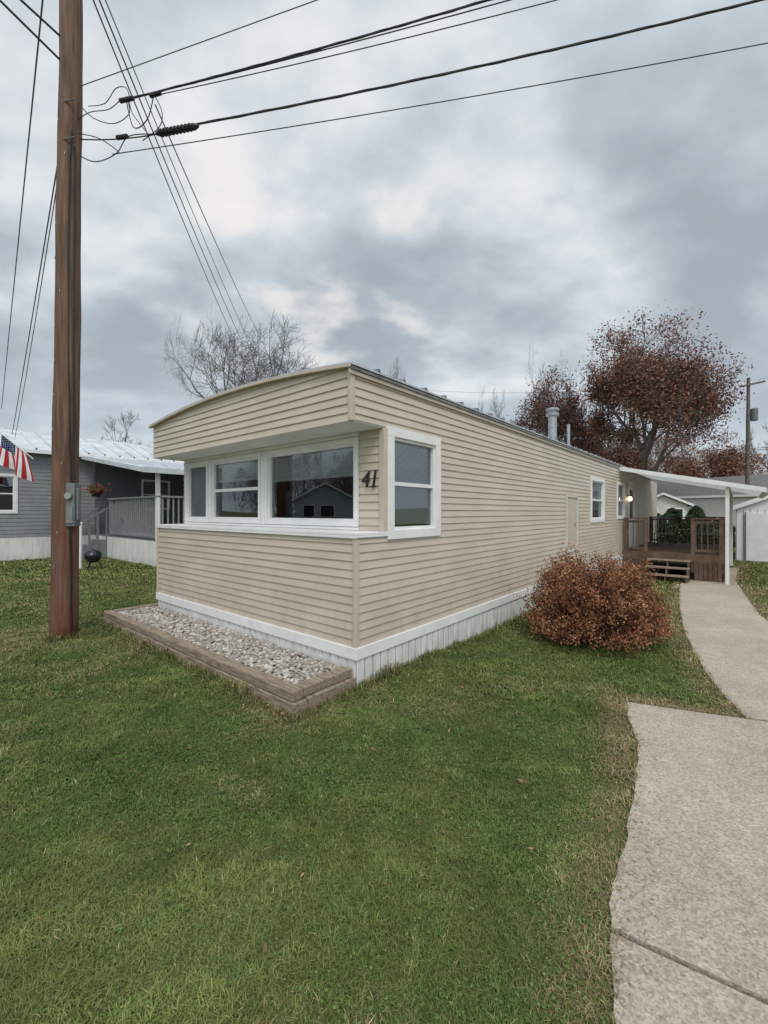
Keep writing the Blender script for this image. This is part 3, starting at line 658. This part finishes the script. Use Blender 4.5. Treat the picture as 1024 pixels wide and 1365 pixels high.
tree('oak_tree','slimmer dark red tree left of the large rust oak','tree',gp(740,40),15.2,5,maxd=5,kids=4,leaves=18000,lsize=.10,lcol=(.155,.070,.056),minr=.03,upb=.08,angle=(.4,1.0),width=8.6,spread=3.6)
tree('oak_tree','low rust coloured tree by the distant utility pole','tree',gp(946,40),8.8,8,maxd=5,kids=3,leaves=15000,lsize=.11,lcol=(.23,.115,.078),minr=.02,width=8.5,spread=3.4)
tree('oak_tree','rust coloured tree low between the two taller autumn trees','tree',gp(815,46),11,9,maxd=5,kids=3,leaves=14000,lsize=.12,lcol=(.19,.092,.068),minr=.02,width=11,spread=3.2)
tree('bare_tree','large bare tree rising behind the front of the tan home','tree',gp(368,26),14.6,27,maxd=6,kids=4,bark='bark2',minr=.0085,upb=.04,angle=(.45,1.05),width=12.2,soft=1.1)
tree('bare_tree','small bare treetop just right of the roof corner','tree',gp(526,40),16.0,33,maxd=6,kids=3,bark='bark2',minr=.016,upb=.1,width=4.2)
tree('bare_tree','bare tree behind the roof left of the dark red tree','tree',gp(655,52),16.0,34,maxd=6,kids=3,bark='bark2',minr=.018,upb=.1,width=5)
tree('bare_tree','tall pale bare tree right behind the dark red tree','tree',gp(728,55),23.5,35,maxd=6,kids=3,bark='bark2',minr=.02,upb=.14,width=8)
tree('bare_tree','bare treetop above the neighbouring roof left of the tan home','tree',gp(156,50),13.8,36,maxd=6,kids=3,bark='bark2',minr=.022,upb=.05,width=10)
tree('bare_tree','bare tree at the far right edge behind the shed','tree',gp(1035,55),14,37,maxd=6,kids=3,bark='bark2',minr=.02,upb=.08,width=9)
def wood(name,label,pts,hh,seed,n=420):
    r2=np.random.default_rng(seed); Vs=[];Cs=[]
    for (x,y) in pts:
        h=hh*r2.uniform(.7,1.15); zc=float(g(x,y)); k=n
        u=r2.random(k)**.7; a=r2.uniform(0,6.28,k); rr=h*.28*np.sqrt(r2.random(k))*np.sin(np.clip(u,.05,.98)*np.pi)**.6
        P=np.stack([x+rr*np.cos(a),y+rr*np.sin(a),zc+h*(.12+.8*u)],1)
        d=np.stack([np.cos(a)*.6,np.sin(a)*.6,r2.uniform(.4,1.4,k)],1)+r2.normal(0,.25,(k,3)); d/=np.linalg.norm(d,axis=1)[:,None]; ln=h*r2.uniform(.05,.14,(k,1))
        s=np.stack([-np.sin(a),np.cos(a),np.zeros(k)],1)*.035*r2.uniform(.6,2,(k,1))
        V=np.stack([P-s,P+s,P+d*ln],1).reshape(-1,3); tr=np.array([[x-.15,y,zc-.3],[x+.15,y,zc-.3],[x,y,zc+h*.8]]); Vs.append(np.concatenate([V,tr]))
        c=np.array([.16,.13,.11])*r2.uniform(.6,1.4,(k+1,1)); c[:,0]*=r2.uniform(1,1.3,k+1); Cs.append(np.repeat(c,3,0))
    V=np.concatenate(Vs); return tag(fast(name,V,np.arange(len(V)).reshape(-1,3),3,np.concatenate(Cs),M['leaf']),label,'woodland',kind='stuff')
r2=random.Random(3)
wood('distant_wood','brown leafless wood along the far hillside',[(r2.uniform(15,150),r2.uniform(85,130)) for _ in range(160)]+[(r2.uniform(-150,15),r2.uniform(100,140)) for _ in range(90)],16,4)
wood('roadside_wood','brown leafless wood beyond the street to the left',[(r2.uniform(-95,-62),r2.uniform(-50,50)) for _ in range(90)],13,5,600)
# ---------------------------------------------------------------- bush
bx_,by_=2.76,5.60; BZ=float(g(bx_,by_))
BU=thing('barberry_bush','round rust brown leafy bush beside the tan home','bush',(bx_,by_,BZ))
r3=np.random.default_rng(12); m=MB(); LP=[];LC=[]
for i in range(520):
    a=r3.uniform(0,6.283); el=math.asin(r3.uniform(.0,1)**.85); rr=r3.uniform(.84,1.02)*(1+.06*math.sin(a*3+1)+.04*math.sin(a*7)+.04*math.sin(el*9+a*2))
    if r3.random()<.08: rr*=1.10
    tip=np.array([math.cos(a)*math.cos(el)**.75*.89*rr,math.sin(a)*math.cos(el)**.75*.84*rr,.14+math.sin(el)*.99*rr])
    b0=np.array([math.cos(a)*.14*r3.random(),math.sin(a)*.14*r3.random(),0]); mid=(b0+tip)/2+np.array([0,0,.16])+r3.normal(0,.05,3)
    pts=[b0*(1-f)**2+2*mid*f*(1-f)+tip*f*f for f in (0,.25,.5,.75,1)]
    m.tube(pts,[.007,.005,.004,.0025,.0015],4,cap=False)
    k=104; f=1-r3.random(k)**1.25*.55; P=np.array([b0*(1-q)**2+2*mid*q*(1-q)+tip*q*q for q in f])+r3.normal(0,.040,(k,3))
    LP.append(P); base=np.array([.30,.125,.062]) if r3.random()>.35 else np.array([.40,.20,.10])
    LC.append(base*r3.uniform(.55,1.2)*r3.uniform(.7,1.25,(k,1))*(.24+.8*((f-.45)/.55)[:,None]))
P=np.concatenate(LP); P[:,2]=np.maximum(P[:,2],.03)
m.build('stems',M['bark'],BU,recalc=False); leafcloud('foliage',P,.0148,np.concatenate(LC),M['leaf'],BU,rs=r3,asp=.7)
# ---------------------------------------------------------------- neighbouring home left
NX,NY=-10.71,15.83
Nn=thing('neighbour_home','blue grey mobile home with white metal roof and covered porch','mobile home',(NX,NY,0),ANG)
m=MB(); siding(m,side(0),-9,-2.85,.75,3.7,.75,.13); siding(m,side(0),-2.85,-2.2,.75,1.55,.75,.13); siding(m,side(0),-2.85,-2.2,2.85,3.7,.75,.13); siding(m,side(0),-2.2,0,.75,3.7,.75,.13)
m.build('side_wall',M['nsiding'],Nn,recalc=False)
m=MB(); siding(m,side(0),0,12,.75,3.7,.75,.13); m.build('porch_wall',M['nsiding_shade'],Nn,recalc=False)
m=MB(); m.box(-4.6,-.02,-9,-8.98,.2,3.7); m.build('end_wall',M['nsiding'],Nn)
m=MB(); m.box(-4.6,-4.58,-9,12,.2,3.7); m.build('far_side_wall',M['nsiding'],Nn)
m=MB(); m.box(-4.6,-.02,11.98,12,.2,3.7); m.build('end_wall',M['nsiding'],Nn)
m=MB(); sk_y=-9
while sk_y<12: m.box(.0,.03,sk_y,sk_y+.28,-.05,.74); sk_y+=.3
m.box(.0,.02,-9,12,-.05,.745); m.build('skirting',M['skirt'],Nn)
m=MB()
for sgn in (0,1):
    y=-9.2
    while y<12.2:
        xa,xb=(.35,-2.3) if sgn==0 else (-2.3,-4.95)
        za,zb2=(3.68,4.62) if sgn==0 else (4.62,3.68)
        m.quad((xa,y,za),(xb,y,zb2),(xb,y+.40,zb2),(xa,y+.40,za)); m.quad((xa,y+.40,za+.055),(xb,y+.40,zb2+.055),(xb,y+.45,zb2+.055),(xa,y+.45,za+.055)); m.quad((xa,y+.40,za),(xb,y+.40,zb2),(xb,y+.40,zb2+.055),(xa,y+.40,za+.055)); m.quad((xa,y+.45,za),(xb,y+.45,zb2),(xb,y+.45,zb2+.055),(xa,y+.45,za+.055))
        m.quad((xa,y+.45,za),(xb,y+.45,zb2),(xb,y+.50,zb2),(xa,y+.50,za)); y+=.50
m.build('roof',M['nroof'],Nn,recalc=False)
m=MB(); m.box(.33,.37,-9.2,12.2,3.56,3.68); m.build('gutter',M['white'],Nn)
window(Nn,side(0),-2.85,-2.2,1.55,2.85,split=True,trim=.09)
window(Nn,side(.02),1.6,2.7,1.7,2.9,split=True,trim=.05)
m=MB(); m.box(.02,.05,3.3,4.3,.8,2.9); m.build('door',M['nrail'],Nn)
m=MB(); m.box(.03,5.5,0,5.5,.70,.77); m.build('porch_floor',M['nrail'],Nn)
m=MB(); x=.05
while x<5.45: m.box(x,x+.22,-.03,.0,-.03,.74); x+=.235
y=0
while y<5.4: m.box(5.50,5.53,y,y+.22,-.03,.74); y+=.235
m.box(.05,5.5,.01,.03,-.03,.7); m.box(5.47,5.49,.03,5.5,-.03,.7); m.build('porch_skirting',M['skirt'],Nn)
m=MB(); siding(m,front(5.45),.05,5.45,.78,3.0,.78,.13); m.build('porch_back_wall',M['nsiding_shade'],Nn,recalc=False)
def nrail(a,b_):
    a=Vector(a);b_=Vector(b_); m=MB(); L_=(b_-a).length; dd=(b_-a)/L_; k=.05
    m.bar(a+Vector((0,0,1.28)),b_+Vector((0,0,1.28)),.12,.05); m.bar(a+Vector((0,0,.12)),b_+Vector((0,0,.12)),.04,.09)
    while k<L_: p=a+dd*k; m.bar(p+Vector((0,0,.05)),p+Vector((0,0,1.27)),.04,.04); k+=.155
    m.build('porch_railing',M['nrail2'],Nn)
nrail((1.4,.04,.77),(5.4,.04,.77)); nrail((5.42,.1,.77),(5.42,5.4,.77))
m=MB(); y=-.5
while y<5.8:
    m.quad((.3,y,3.62),(5.75,y,2.83),(5.75,y+.25,2.83),(.3,y+.25,3.62)); m.quad((.3,y+.25,3.65),(5.75,y+.25,2.86),(5.75,y+.3,2.86),(.3,y+.3,3.65)); m.quad((.3,y+.25,3.62),(5.75,y+.25,2.83),(5.75,y+.25,2.86),(.3,y+.25,3.65)); y+=.3
m.build('porch_roof',M['nroof'],Nn,recalc=False)
m=MB(); m.bar((.3,-.5,3.56),(5.75,-.5,2.77),.03,.13); m.bar((5.76,-.5,2.77),(5.76,5.8,2.77),.05,.15); m.build('porch_fascia',M['nroof'],Nn)
for (x,y) in ((5.35,.05),(5.35,5.3)):
    m=MB(); m.box(x-.05,x+.05,y-.05,y+.05,.77,2.85+.14*(5.4-x)); m.build('porch_post',M['white'],Nn)
m=MB()
for k in range(4): m.box(.4,1.4,-.28*(k+1),-.28*k-.01,0,.62-.17*k)
m.build('porch_steps',M['nrail'],Nn)
for x in (.4,1.4):
    m=MB(); m.bar((x,-1.15,.95),(x,0,1.75),.06,.06)
    for k in range(5): m.bar((x,-.05-.25*k,.1),(x,-.05-.25*k,1.7-.17*k),.04,.04)
    m.build('stair_rail',M['nrail'],Nn)
def loc_n(x,y,z): p=np.array([NX,NY])+W*x+T*y; return (float(p[0]),float(p[1]),z)
for i,(x,y,rz,lab) in enumerate(((3.2,2.2,.4,'dark chair on the neighbour porch left of the white post'),(4.4,3.0,-.5,'dark chair on the neighbour porch close to its outer corner'))):
    t_=thing('porch_chair',lab,'chair',loc_n(x,y,.77),ANG+rz)
    m=MB(); m.box(-.3,.3,-.28,.28,.38,.44); m.build('seat',M['black'],t_,bevel=.01)
    m=MB(); m.bar((-.28,.28,.75),(.28,.28,.75),.04,.6); m.build('backrest',M['black'],t_,bevel=.01)
    for sx in(-1,1):
        for sy in (-.24,.26): m=MB(); m.tube([(sx*.27,sy,0),(sx*.27,sy,.4)],.02,6); m.build('leg',M['black'],t_)
r6=np.random.default_rng(9)
for (x,y,hh_,lab) in ((2.5,.5,.95,'leafy potted plant behind the left end of the neighbour porch railing'),(4.0,.6,.8,'low potted plant behind the middle of the neighbour porch railing')):
    t_=thing('potted_plant',lab,'plant',loc_n(x,y,.77))
    m=MB(); m.lathe((0,0,0),[(0,0),(.15,0),(.2,.28),(.22,.3),(.2,.32),(0,.3)]); m.build('pot',M['black'],t_)
    Pq=r6.normal(0,1,(420,3))*np.array([.17,.17,.18])+np.array([0,0,hh_-.15]); leafcloud('foliage',Pq,.05,np.array([.05,.09,.03])*r6.uniform(.5,1.6,(420,1)),M['leaf'],t_,rs=r6)
c=at(128,655,13.2); fb=thing('hanging_basket','red flowers in a hanging basket under the neighbour porch roof','flower basket',tuple(c))
m=MB(); m.lathe((0,0,-.18),[(0,0),(.10,.0),(.17,.16),(.18,.18)]); m.build('basket',M['black'],fb)
m=MB()
for k in range(3): a=k*2.09; m.tube([(.17*math.cos(a),.17*math.sin(a),0),(0,0,.6)],.006,4)
m.build('hanger',M['black'],fb)
r4=np.random.default_rng(3); Pq=r4.normal(0,1,(500,3))*np.array([.13,.13,.08])+np.array([0,0,.05]); cc=np.where(r4.random((500,1))<.45,np.array([[.4,.04,.03]]),np.array([[.05,.10,.03]]))
leafcloud('flowers',Pq,.03,cc,M['leaf'],fb,rs=r4)
c=(( 124-512)/F0*11.9,11.9,0); kg=thing('kettle_grill','dark round kettle grill on legs in front of the neighbour porch skirting','grill',c)
m=MB(); m.lathe((0,0,.20),[(0,-.02),(.13,.02),(.20,.1),(.215,.18),(.215,.19)],16); m.build('bowl',M['blue'],kg,smooth=True)
m=MB(); m.lathe((0,0,.40),[(.22,0),(.20,.07),(.13,.12),(.03,.14),(.03,.17),(0,.17)],16); m.build('lid',M['blue'],kg,smooth=True)
for k in range(3):
    a=k*2.09+.5; m=MB(); m.tube([(.12*math.cos(a),.12*math.sin(a),.24),(.23*math.cos(a),.23*math.sin(a),0)],.014,6); m.build('leg',M['black'],kg)
# flag
fa=at(44,612,13.0); fb_=at(-22,560,12.2); fd=(fb_-fa).normalized()
FL=thing('house_flag','striped flag with a starred blue corner on a slanted pole on the neighbour home','flag',tuple(fa))
m=MB(); m.tube([(0,0,0),tuple(fb_-fa)],.016,8); m.build('flag_pole',M['white'],FL)
Lp=(fb_-fa).length; nu,nv=26,26; V=[];Cc=[];Fq=[]
def flagp(u,v):
    p=fd*(Lp*(.13+.52*u)); return Vector((p.x+.05*math.sin(u*9+v*2)*v+.10*v*(1-u),p.y+.12*math.sin(u*11+1)*v,p.z-.86*v))
for i in range(nu):
    for j in range(nv):
        u0,u1,v0,v1=i/nu,(i+1)/nu,j/nv,(j+1)/nv; k=len(V)
        for (a,b_) in ((u0,v0),(u1,v0),(u1,v1),(u0,v1)): V.append(tuple(flagp(a,b_)))
        canton=(u0>=6/13-1e-6 and v0<.42)
        c_=(.02,.03,.10) if canton else ((.42,.03,.035) if int((1-u0-1e-4)*13)%2==0 else (.72,.72,.72)); Cc+= [c_]*4; Fq.append((k,k+1,k+2,k+3))
fast('flag_cloth',V,Fq,4,np.array(Cc),M['leaf'],FL)
V=[];Fq=[]
for r_ in range(9):
    for q in range(6 if r_%2==0 else 5):
        u=.49+.48*(r_+.5)/9; v=.02+.38*((q+.5)/6 if r_%2==0 else (q+1)/6); p=flagp(u,v); k=len(V); V.append((p.x,p.y-.012,p.z))
        for s in range(10):
            rr=.014 if s%2==0 else .006; a=s*math.pi/5+math.pi/2; V.append((p.x+rr*math.cos(a),p.y-.012,p.z+rr*math.sin(a)))
        for s in range(10): Fq.append((k,k+1+s,k+1+(s+1)%10))
fast('flag_stars',V,Fq,3,np.full((len(V),3),.75),M['leaf'],FL)
# ---------------------------------------------------------------- houses / shed background
def house(name,label,loc,rz,w,dp,h,rise,wall,wins,roofm='shingle',door=None,over=.3,cat='house'):
    t_=thing(name,label,cat,loc,rz); m=MB(); z0=-.6
    m.quad((-w/2,0,z0),(w/2,0,z0),(w/2,0,h),(0,0,h+rise),(-w/2,0,h)); m.quad((-w/2,dp,z0),(w/2,dp,z0),(w/2,dp,h),(0,dp,h+rise),(-w/2,dp,h))
    m.quad((-w/2,0,z0),(-w/2,dp,z0),(-w/2,dp,h),(-w/2,0,h)); m.quad((w/2,0,z0),(w/2,dp,z0),(w/2,dp,h),(w/2,0,h)); m.build('wall',M[wall],t_)
    m=MB(); k=over*rise/(w/2)
    for s in (-1,1):
        m.quad((s*(w/2+over),-over,h-k+.02),(0,-over,h+rise+.02),(0,dp+over,h+rise+.02),(s*(w/2+over),dp+over,h-k+.02)); m.quad((s*(w/2+over),-over,h-k+.14),(0,-over,h+rise+.14),(0,dp+over,h+rise+.14),(s*(w/2+over),dp+over,h-k+.14))
    rf=m.build('roof',M[roofm],t_,recalc=False)
    m=MB()
    for s in (-1,1): m.quad((s*(w/2+over),-over-.01,h-k),(0,-over-.01,h+rise),(0,-over-.01,h+rise+.16),(s*(w/2+over),-over-.01,h-k+.16)); m.quad((s*(w/2+over),-over-.01,h-k),(s*(w/2+over),dp+over,h-k),(s*(w/2+over),dp+over,h-k+.16),(s*(w/2+over),-over-.01,h-k+.16))
    m.build('fascia',M['white'],rf,recalc=False)
    for (a,b_,c,d) in wins:
        m=MB(); m.box(a-.08,b_+.08,-.05,-.005,c-.08,d+.08); wf=m.build('window',M['white'],t_)
        m=MB(); m.box(a,b_,-.06,-.052,c,d); m.build('pane',M['black'],wf)
    if door:
        for (a,b_,c,d) in door:
            m=MB(); m.box(a,b_,-.05,-.005,c,d); m.build('door',M['white'],t_)
    return t_
c=np.array([13.2,16.2])+W*1.9
SH=house('garden_shed','white garden shed with double doors at the right edge',(float(c[0]),float(c[1]),float(g(*c))),ANG,3.6,3,1.95,.75,'white',[],door=[(-1.5,-.65,.02,1.8),(-.6,.25,.02,1.8)],over=.12,cat='shed')
for x in (-1.52,-.62,.27): m=MB(); m.box(x-.02,x+.02,-.07,-.051,0,1.85); m.build('door_trim',M['greybox'],SH)
m=MB(); m.box(-.68,-.64,-.09,-.071,.8,1.0); m.build('door_handle',M['black'],SH)
m=MB(); x=-1.78
while x<1.8: m.box(x,x+.01,-.012,-.001,0,1.94); x+=.2
m.build('panel_groove',M['greybox'],SH)
c=gp(1035,26); house('cottage','long low house with a grey shingle roof behind the shed',(c[0]+6.5,28,c[2]),ANG+1.2,8,12,3.0,1.5,'cream',[(-3,-2,1,2.2),(1,2,1,2.2)])
c=gp(938,62); house('cottage','small distant pale house on the hillside seen past the deck',(c[0],62,c[2]),-.5,8,10,2.6,1.6,'greyhouse',[(-3,-1.8,.9,2.1),(-.4,.6,.9,2.1),(1.8,3,.9,2.1)])
c=gp(882,30); house('cottage','pale house glimpsed under the awning behind the deck',(c[0],30,c[2]),-.2,3.2,8,2.3,.7,'cream',[(-1.2,-.3,1,2.0),(.4,1.3,1,2.0)])
house('cottage','grey gabled house across the street mirrored in the front window',(-42,3.2,0),math.radians(90),6.5,9,2.9,1.7,'greyhouse',[(-.9,.5,1.1,2.3),(1.2,2.3,1.1,2.3)])
def shrub(label,px_,Y,h,r,seed):
    p=gp(px_,Y); t_=thing('evergreen_shrub',label,'shrub',p); r5=np.random.default_rng(seed); n=2600
    u=r5.random(n); a=r5.uniform(0,6.28,n); rr=r*(1-u**2.2)**.6*(.75+.35*r5.random(n))*(1+.2*np.sin(a*4+u*9)); P=np.stack([rr*np.cos(a),rr*np.sin(a),.1+u*(h-.1)],1)
    leafcloud('foliage',P,.07,np.array([.035,.06,.025])*r5.uniform(.4,1.6,(n,1)),M['leaf'],t_,rs=r5)
    m=MB(); m.tube([(0,0,-.1),(0,0,h*.8)],.04,6); m.build('stem',M['bark'],t_)
shrub('dark evergreen shrub behind the middle of the deck',896,20,2.0,.6,1); shrub('dark evergreen shrub behind the deck next to its outer railing',928,20,2.1,.6,2); shrub('wide evergreen shrub between the deck and the shed',960,22,1.4,.9,3); shrub('dark evergreen shrub close to the home wall beyond the deck',872,24,1.8,.9,4)
fp=gp(996,30); FP=thing('utility_pole','distant wooden utility pole with crossarm and transformer at right',"utility pole",fp)
m=MB(); m.tube([(0,0,-.2),(.1,0,11.2)],[.16,.1],10); m.build('pole_shaft',M['bark'],FP)
m=MB(); m.bar((-.5,0,10.6),(1.0,-.3,10.9),.1,.12); m.build('crossarm',M['bark'],FP)
m=MB(); m.lathe((.42,-.1,8.2),[(0,0),(.2,0),(.22,.06),(.22,.8),(.18,.86),(0,.88)]); m.build('transformer',M['greybox'],FP)
for x in (-.4,.2,.9): m=MB(); m.lathe((x,-.1,10.72+x*.15),[(0,0),(.05,0),(.06,.1),(.03,.2),(0,.2)],8); m.build('insulator',M['white'],FP)
wire('faint far line from the distant pole passing left behind the trees',(fp[0]-.3,30,11.0+fp[2]),at(560,520,55),.014,.6,'cableg')
wire('faint far line leaving the distant pole to the right',(fp[0]+.8,30,11.1+fp[2]),at(1200,440,25),.012,.2,'cableg')
wire('low far line crossing behind the awning roof at right',at(640,590,48),at(1150,598,28),.014,.4,'cable')
wire('lower low far line crossing behind the awning roof at right',at(640,600,48),at(1150,588,28),.014,.6,'cable')
# ---------------------------------------------------------------- world, sun, camera
w=bpy.data.worlds.new('World'); S.world=w; w.use_nodes=True; n=w.node_tree.nodes; l=w.node_tree.links; bg=n['Background']
def math_(op,a,b_=None,c=None,clamp=False):
    m=n.new('ShaderNodeMath'); m.operation=op; m.use_clamp=clamp
    for i,v in enumerate((a,b_,c)):
        if v is None: continue
        if isinstance(v,(int,float)): m.inputs[i].default_value=v
        else: l.new(v,m.inputs[i])
    return m.outputs[0]
def mrange(v,a,b_,c,d):
    m=n.new('ShaderNodeMapRange'); m.interpolation_type='SMOOTHSTEP'; l.new(v,m.inputs[0])
    for i,q in zip((1,2,3,4),(a,b_,c,d)): m.inputs[i].default_value=q
    return m.outputs[0]
SUN_EL,SUN_AZ=math.radians(50),math.radians(168)
tc=n.new('ShaderNodeTexCoord'); sp=n.new('ShaderNodeSeparateXYZ'); l.new(tc.outputs['Generated'],sp.inputs[0])
z=math_('MAXIMUM',sp.outputs['Z'],0.0); zz=math_('ADD',z,.34)
cx=math_('DIVIDE',sp.outputs['X'],zz); cy=math_('DIVIDE',sp.outputs['Y'],zz)
cb=n.new('ShaderNodeCombineXYZ'); l.new(cx,cb.inputs[0]); l.new(cy,cb.inputs[1])
mp=n.new('ShaderNodeMapping'); mp.inputs['Location'].default_value=(7.3,3.4,0); mp.inputs['Scale'].default_value=(1.0,1.25,1); mp.inputs['Rotation'].default_value=(0,0,-.35); l.new(cb.outputs[0],mp.inputs[0])
n1=n.new('ShaderNodeTexNoise'); n1.inputs['Scale'].default_value=1.25; n1.inputs['Detail'].default_value=6; n1.inputs['Roughness'].default_value=.48; n1.inputs['Distortion'].default_value=.25; l.new(mp.outputs[0],n1.inputs['Vector'])
n2=n.new('ShaderNodeTexNoise'); n2.inputs['Scale'].default_value=4.0; n2.inputs['Detail'].default_value=7; n2.inputs['Roughness'].default_value=.5; n2.inputs['Distortion'].default_value=.15; l.new(mp.outputs[0],n2.inputs['Vector'])
mixn=math_('ADD',math_('MULTIPLY',n1.outputs[0],.58),math_('MULTIPLY',n2.outputs[0],.42))
mixn=math_('SUBTRACT',mixn,math_('MULTIPLY',sp.outputs['X'],.045))
def dotd(v):
    d=n.new('ShaderNodeVectorMath'); d.operation='DOT_PRODUCT'; vv=Vector(v).normalized(); d.inputs[1].default_value=vv[:]; l.new(tc.outputs['Generated'],d.inputs[0]); return d.outputs['Value']
glow=mrange(dotd((-.16,1,.58)),.93,.998,0,1)
cr=n.new('ShaderNodeValToRGB'); l.new(mixn,cr.inputs[0]); e=cr.color_ramp.elements
e[0].position=.40; e[0].color=(.385,.43,.48,1); e[1].position=.65; e[1].color=(.88,.89,.90,1)
a=e.new(.455); a.color=(.445,.50,.555,1); a=e.new(.505); a.color=(.535,.595,.65,1); a=e.new(.545); a.color=(.625,.68,.725,1); a=e.new(.59); a.color=(.75,.785,.81,1)
hz=n.new('ShaderNodeMix'); hz.data_type='RGBA'; l.new(mrange(sp.outputs['Z'],.0,.38,.55,0),hz.inputs[0]); l.new(cr.outputs[0],hz.inputs[6]); hz.inputs[7].default_value=(.56,.645,.72,1)
wm=n.new('ShaderNodeMix'); wm.data_type='RGBA'; l.new(math_('MULTIPLY',glow,mrange(n2.outputs[0],.48,.66,0,.6)),wm.inputs[0]); l.new(hz.outputs[2],wm.inputs[6]); wm.inputs[7].default_value=(.92,.86,.80,1)
sky=n.new('ShaderNodeTexSky'); sky.sky_type='NISHITA'; sky.sun_disc=False; sky.sun_elevation=SUN_EL; sky.sun_rotation=SUN_AZ
sk_=n.new('ShaderNodeVectorMath'); sk_.operation='SCALE'; l.new(sky.outputs[0],sk_.inputs[0]); sk_.inputs['Scale'].default_value=.10
mx=n.new('ShaderNodeMix'); mx.data_type='RGBA'; mx.inputs[0].default_value=.94; l.new(sk_.outputs[0],mx.inputs[6]); l.new(wm.outputs[2],mx.inputs[7])
zen=mrange(sp.outputs['Z'],.76,.98,0,1.7); back=mrange(sp.outputs['Y'],.1,-.9,0,.75)
tot=math_('ADD',math_('ADD',zen,back),1.0)
fin=n.new('ShaderNodeVectorMath'); fin.operation='SCALE'; l.new(mx.outputs[2],fin.inputs[0]); l.new(tot,fin.inputs['Scale'])
l.new(fin.outputs[0],bg.inputs['Color']); bg.inputs['Strength'].default_value=1.04
sd=bpy.data.lights.new('sun','SUN'); sd.energy=1.45; sd.angle=math.radians(18); sd.color=(1,.95,.88)
so=bpy.data.objects.new('sun',sd); C.objects.link(so)
dv=Vector((math.sin(SUN_AZ)*math.cos(SUN_EL),math.cos(SUN_AZ)*math.cos(SUN_EL),math.sin(SUN_EL))); so.rotation_euler=dv.to_track_quat('Z','Y').to_euler()
cam=bpy.data.cameras.new('camera'); cam.sensor_fit='HORIZONTAL'; cam.sensor_width=36; cam.lens=36*F0/1024; cam.clip_end=3000; cam.clip_start=.05
co=bpy.data.objects.new('camera',cam); C.objects.link(co); co.location=(0,0,CH); co.rotation_euler=(math.pi/2,0,0); S.camera=co
S.view_settings.view_transform='Standard'; S.view_settings.look='None'; S.view_settings.exposure=0
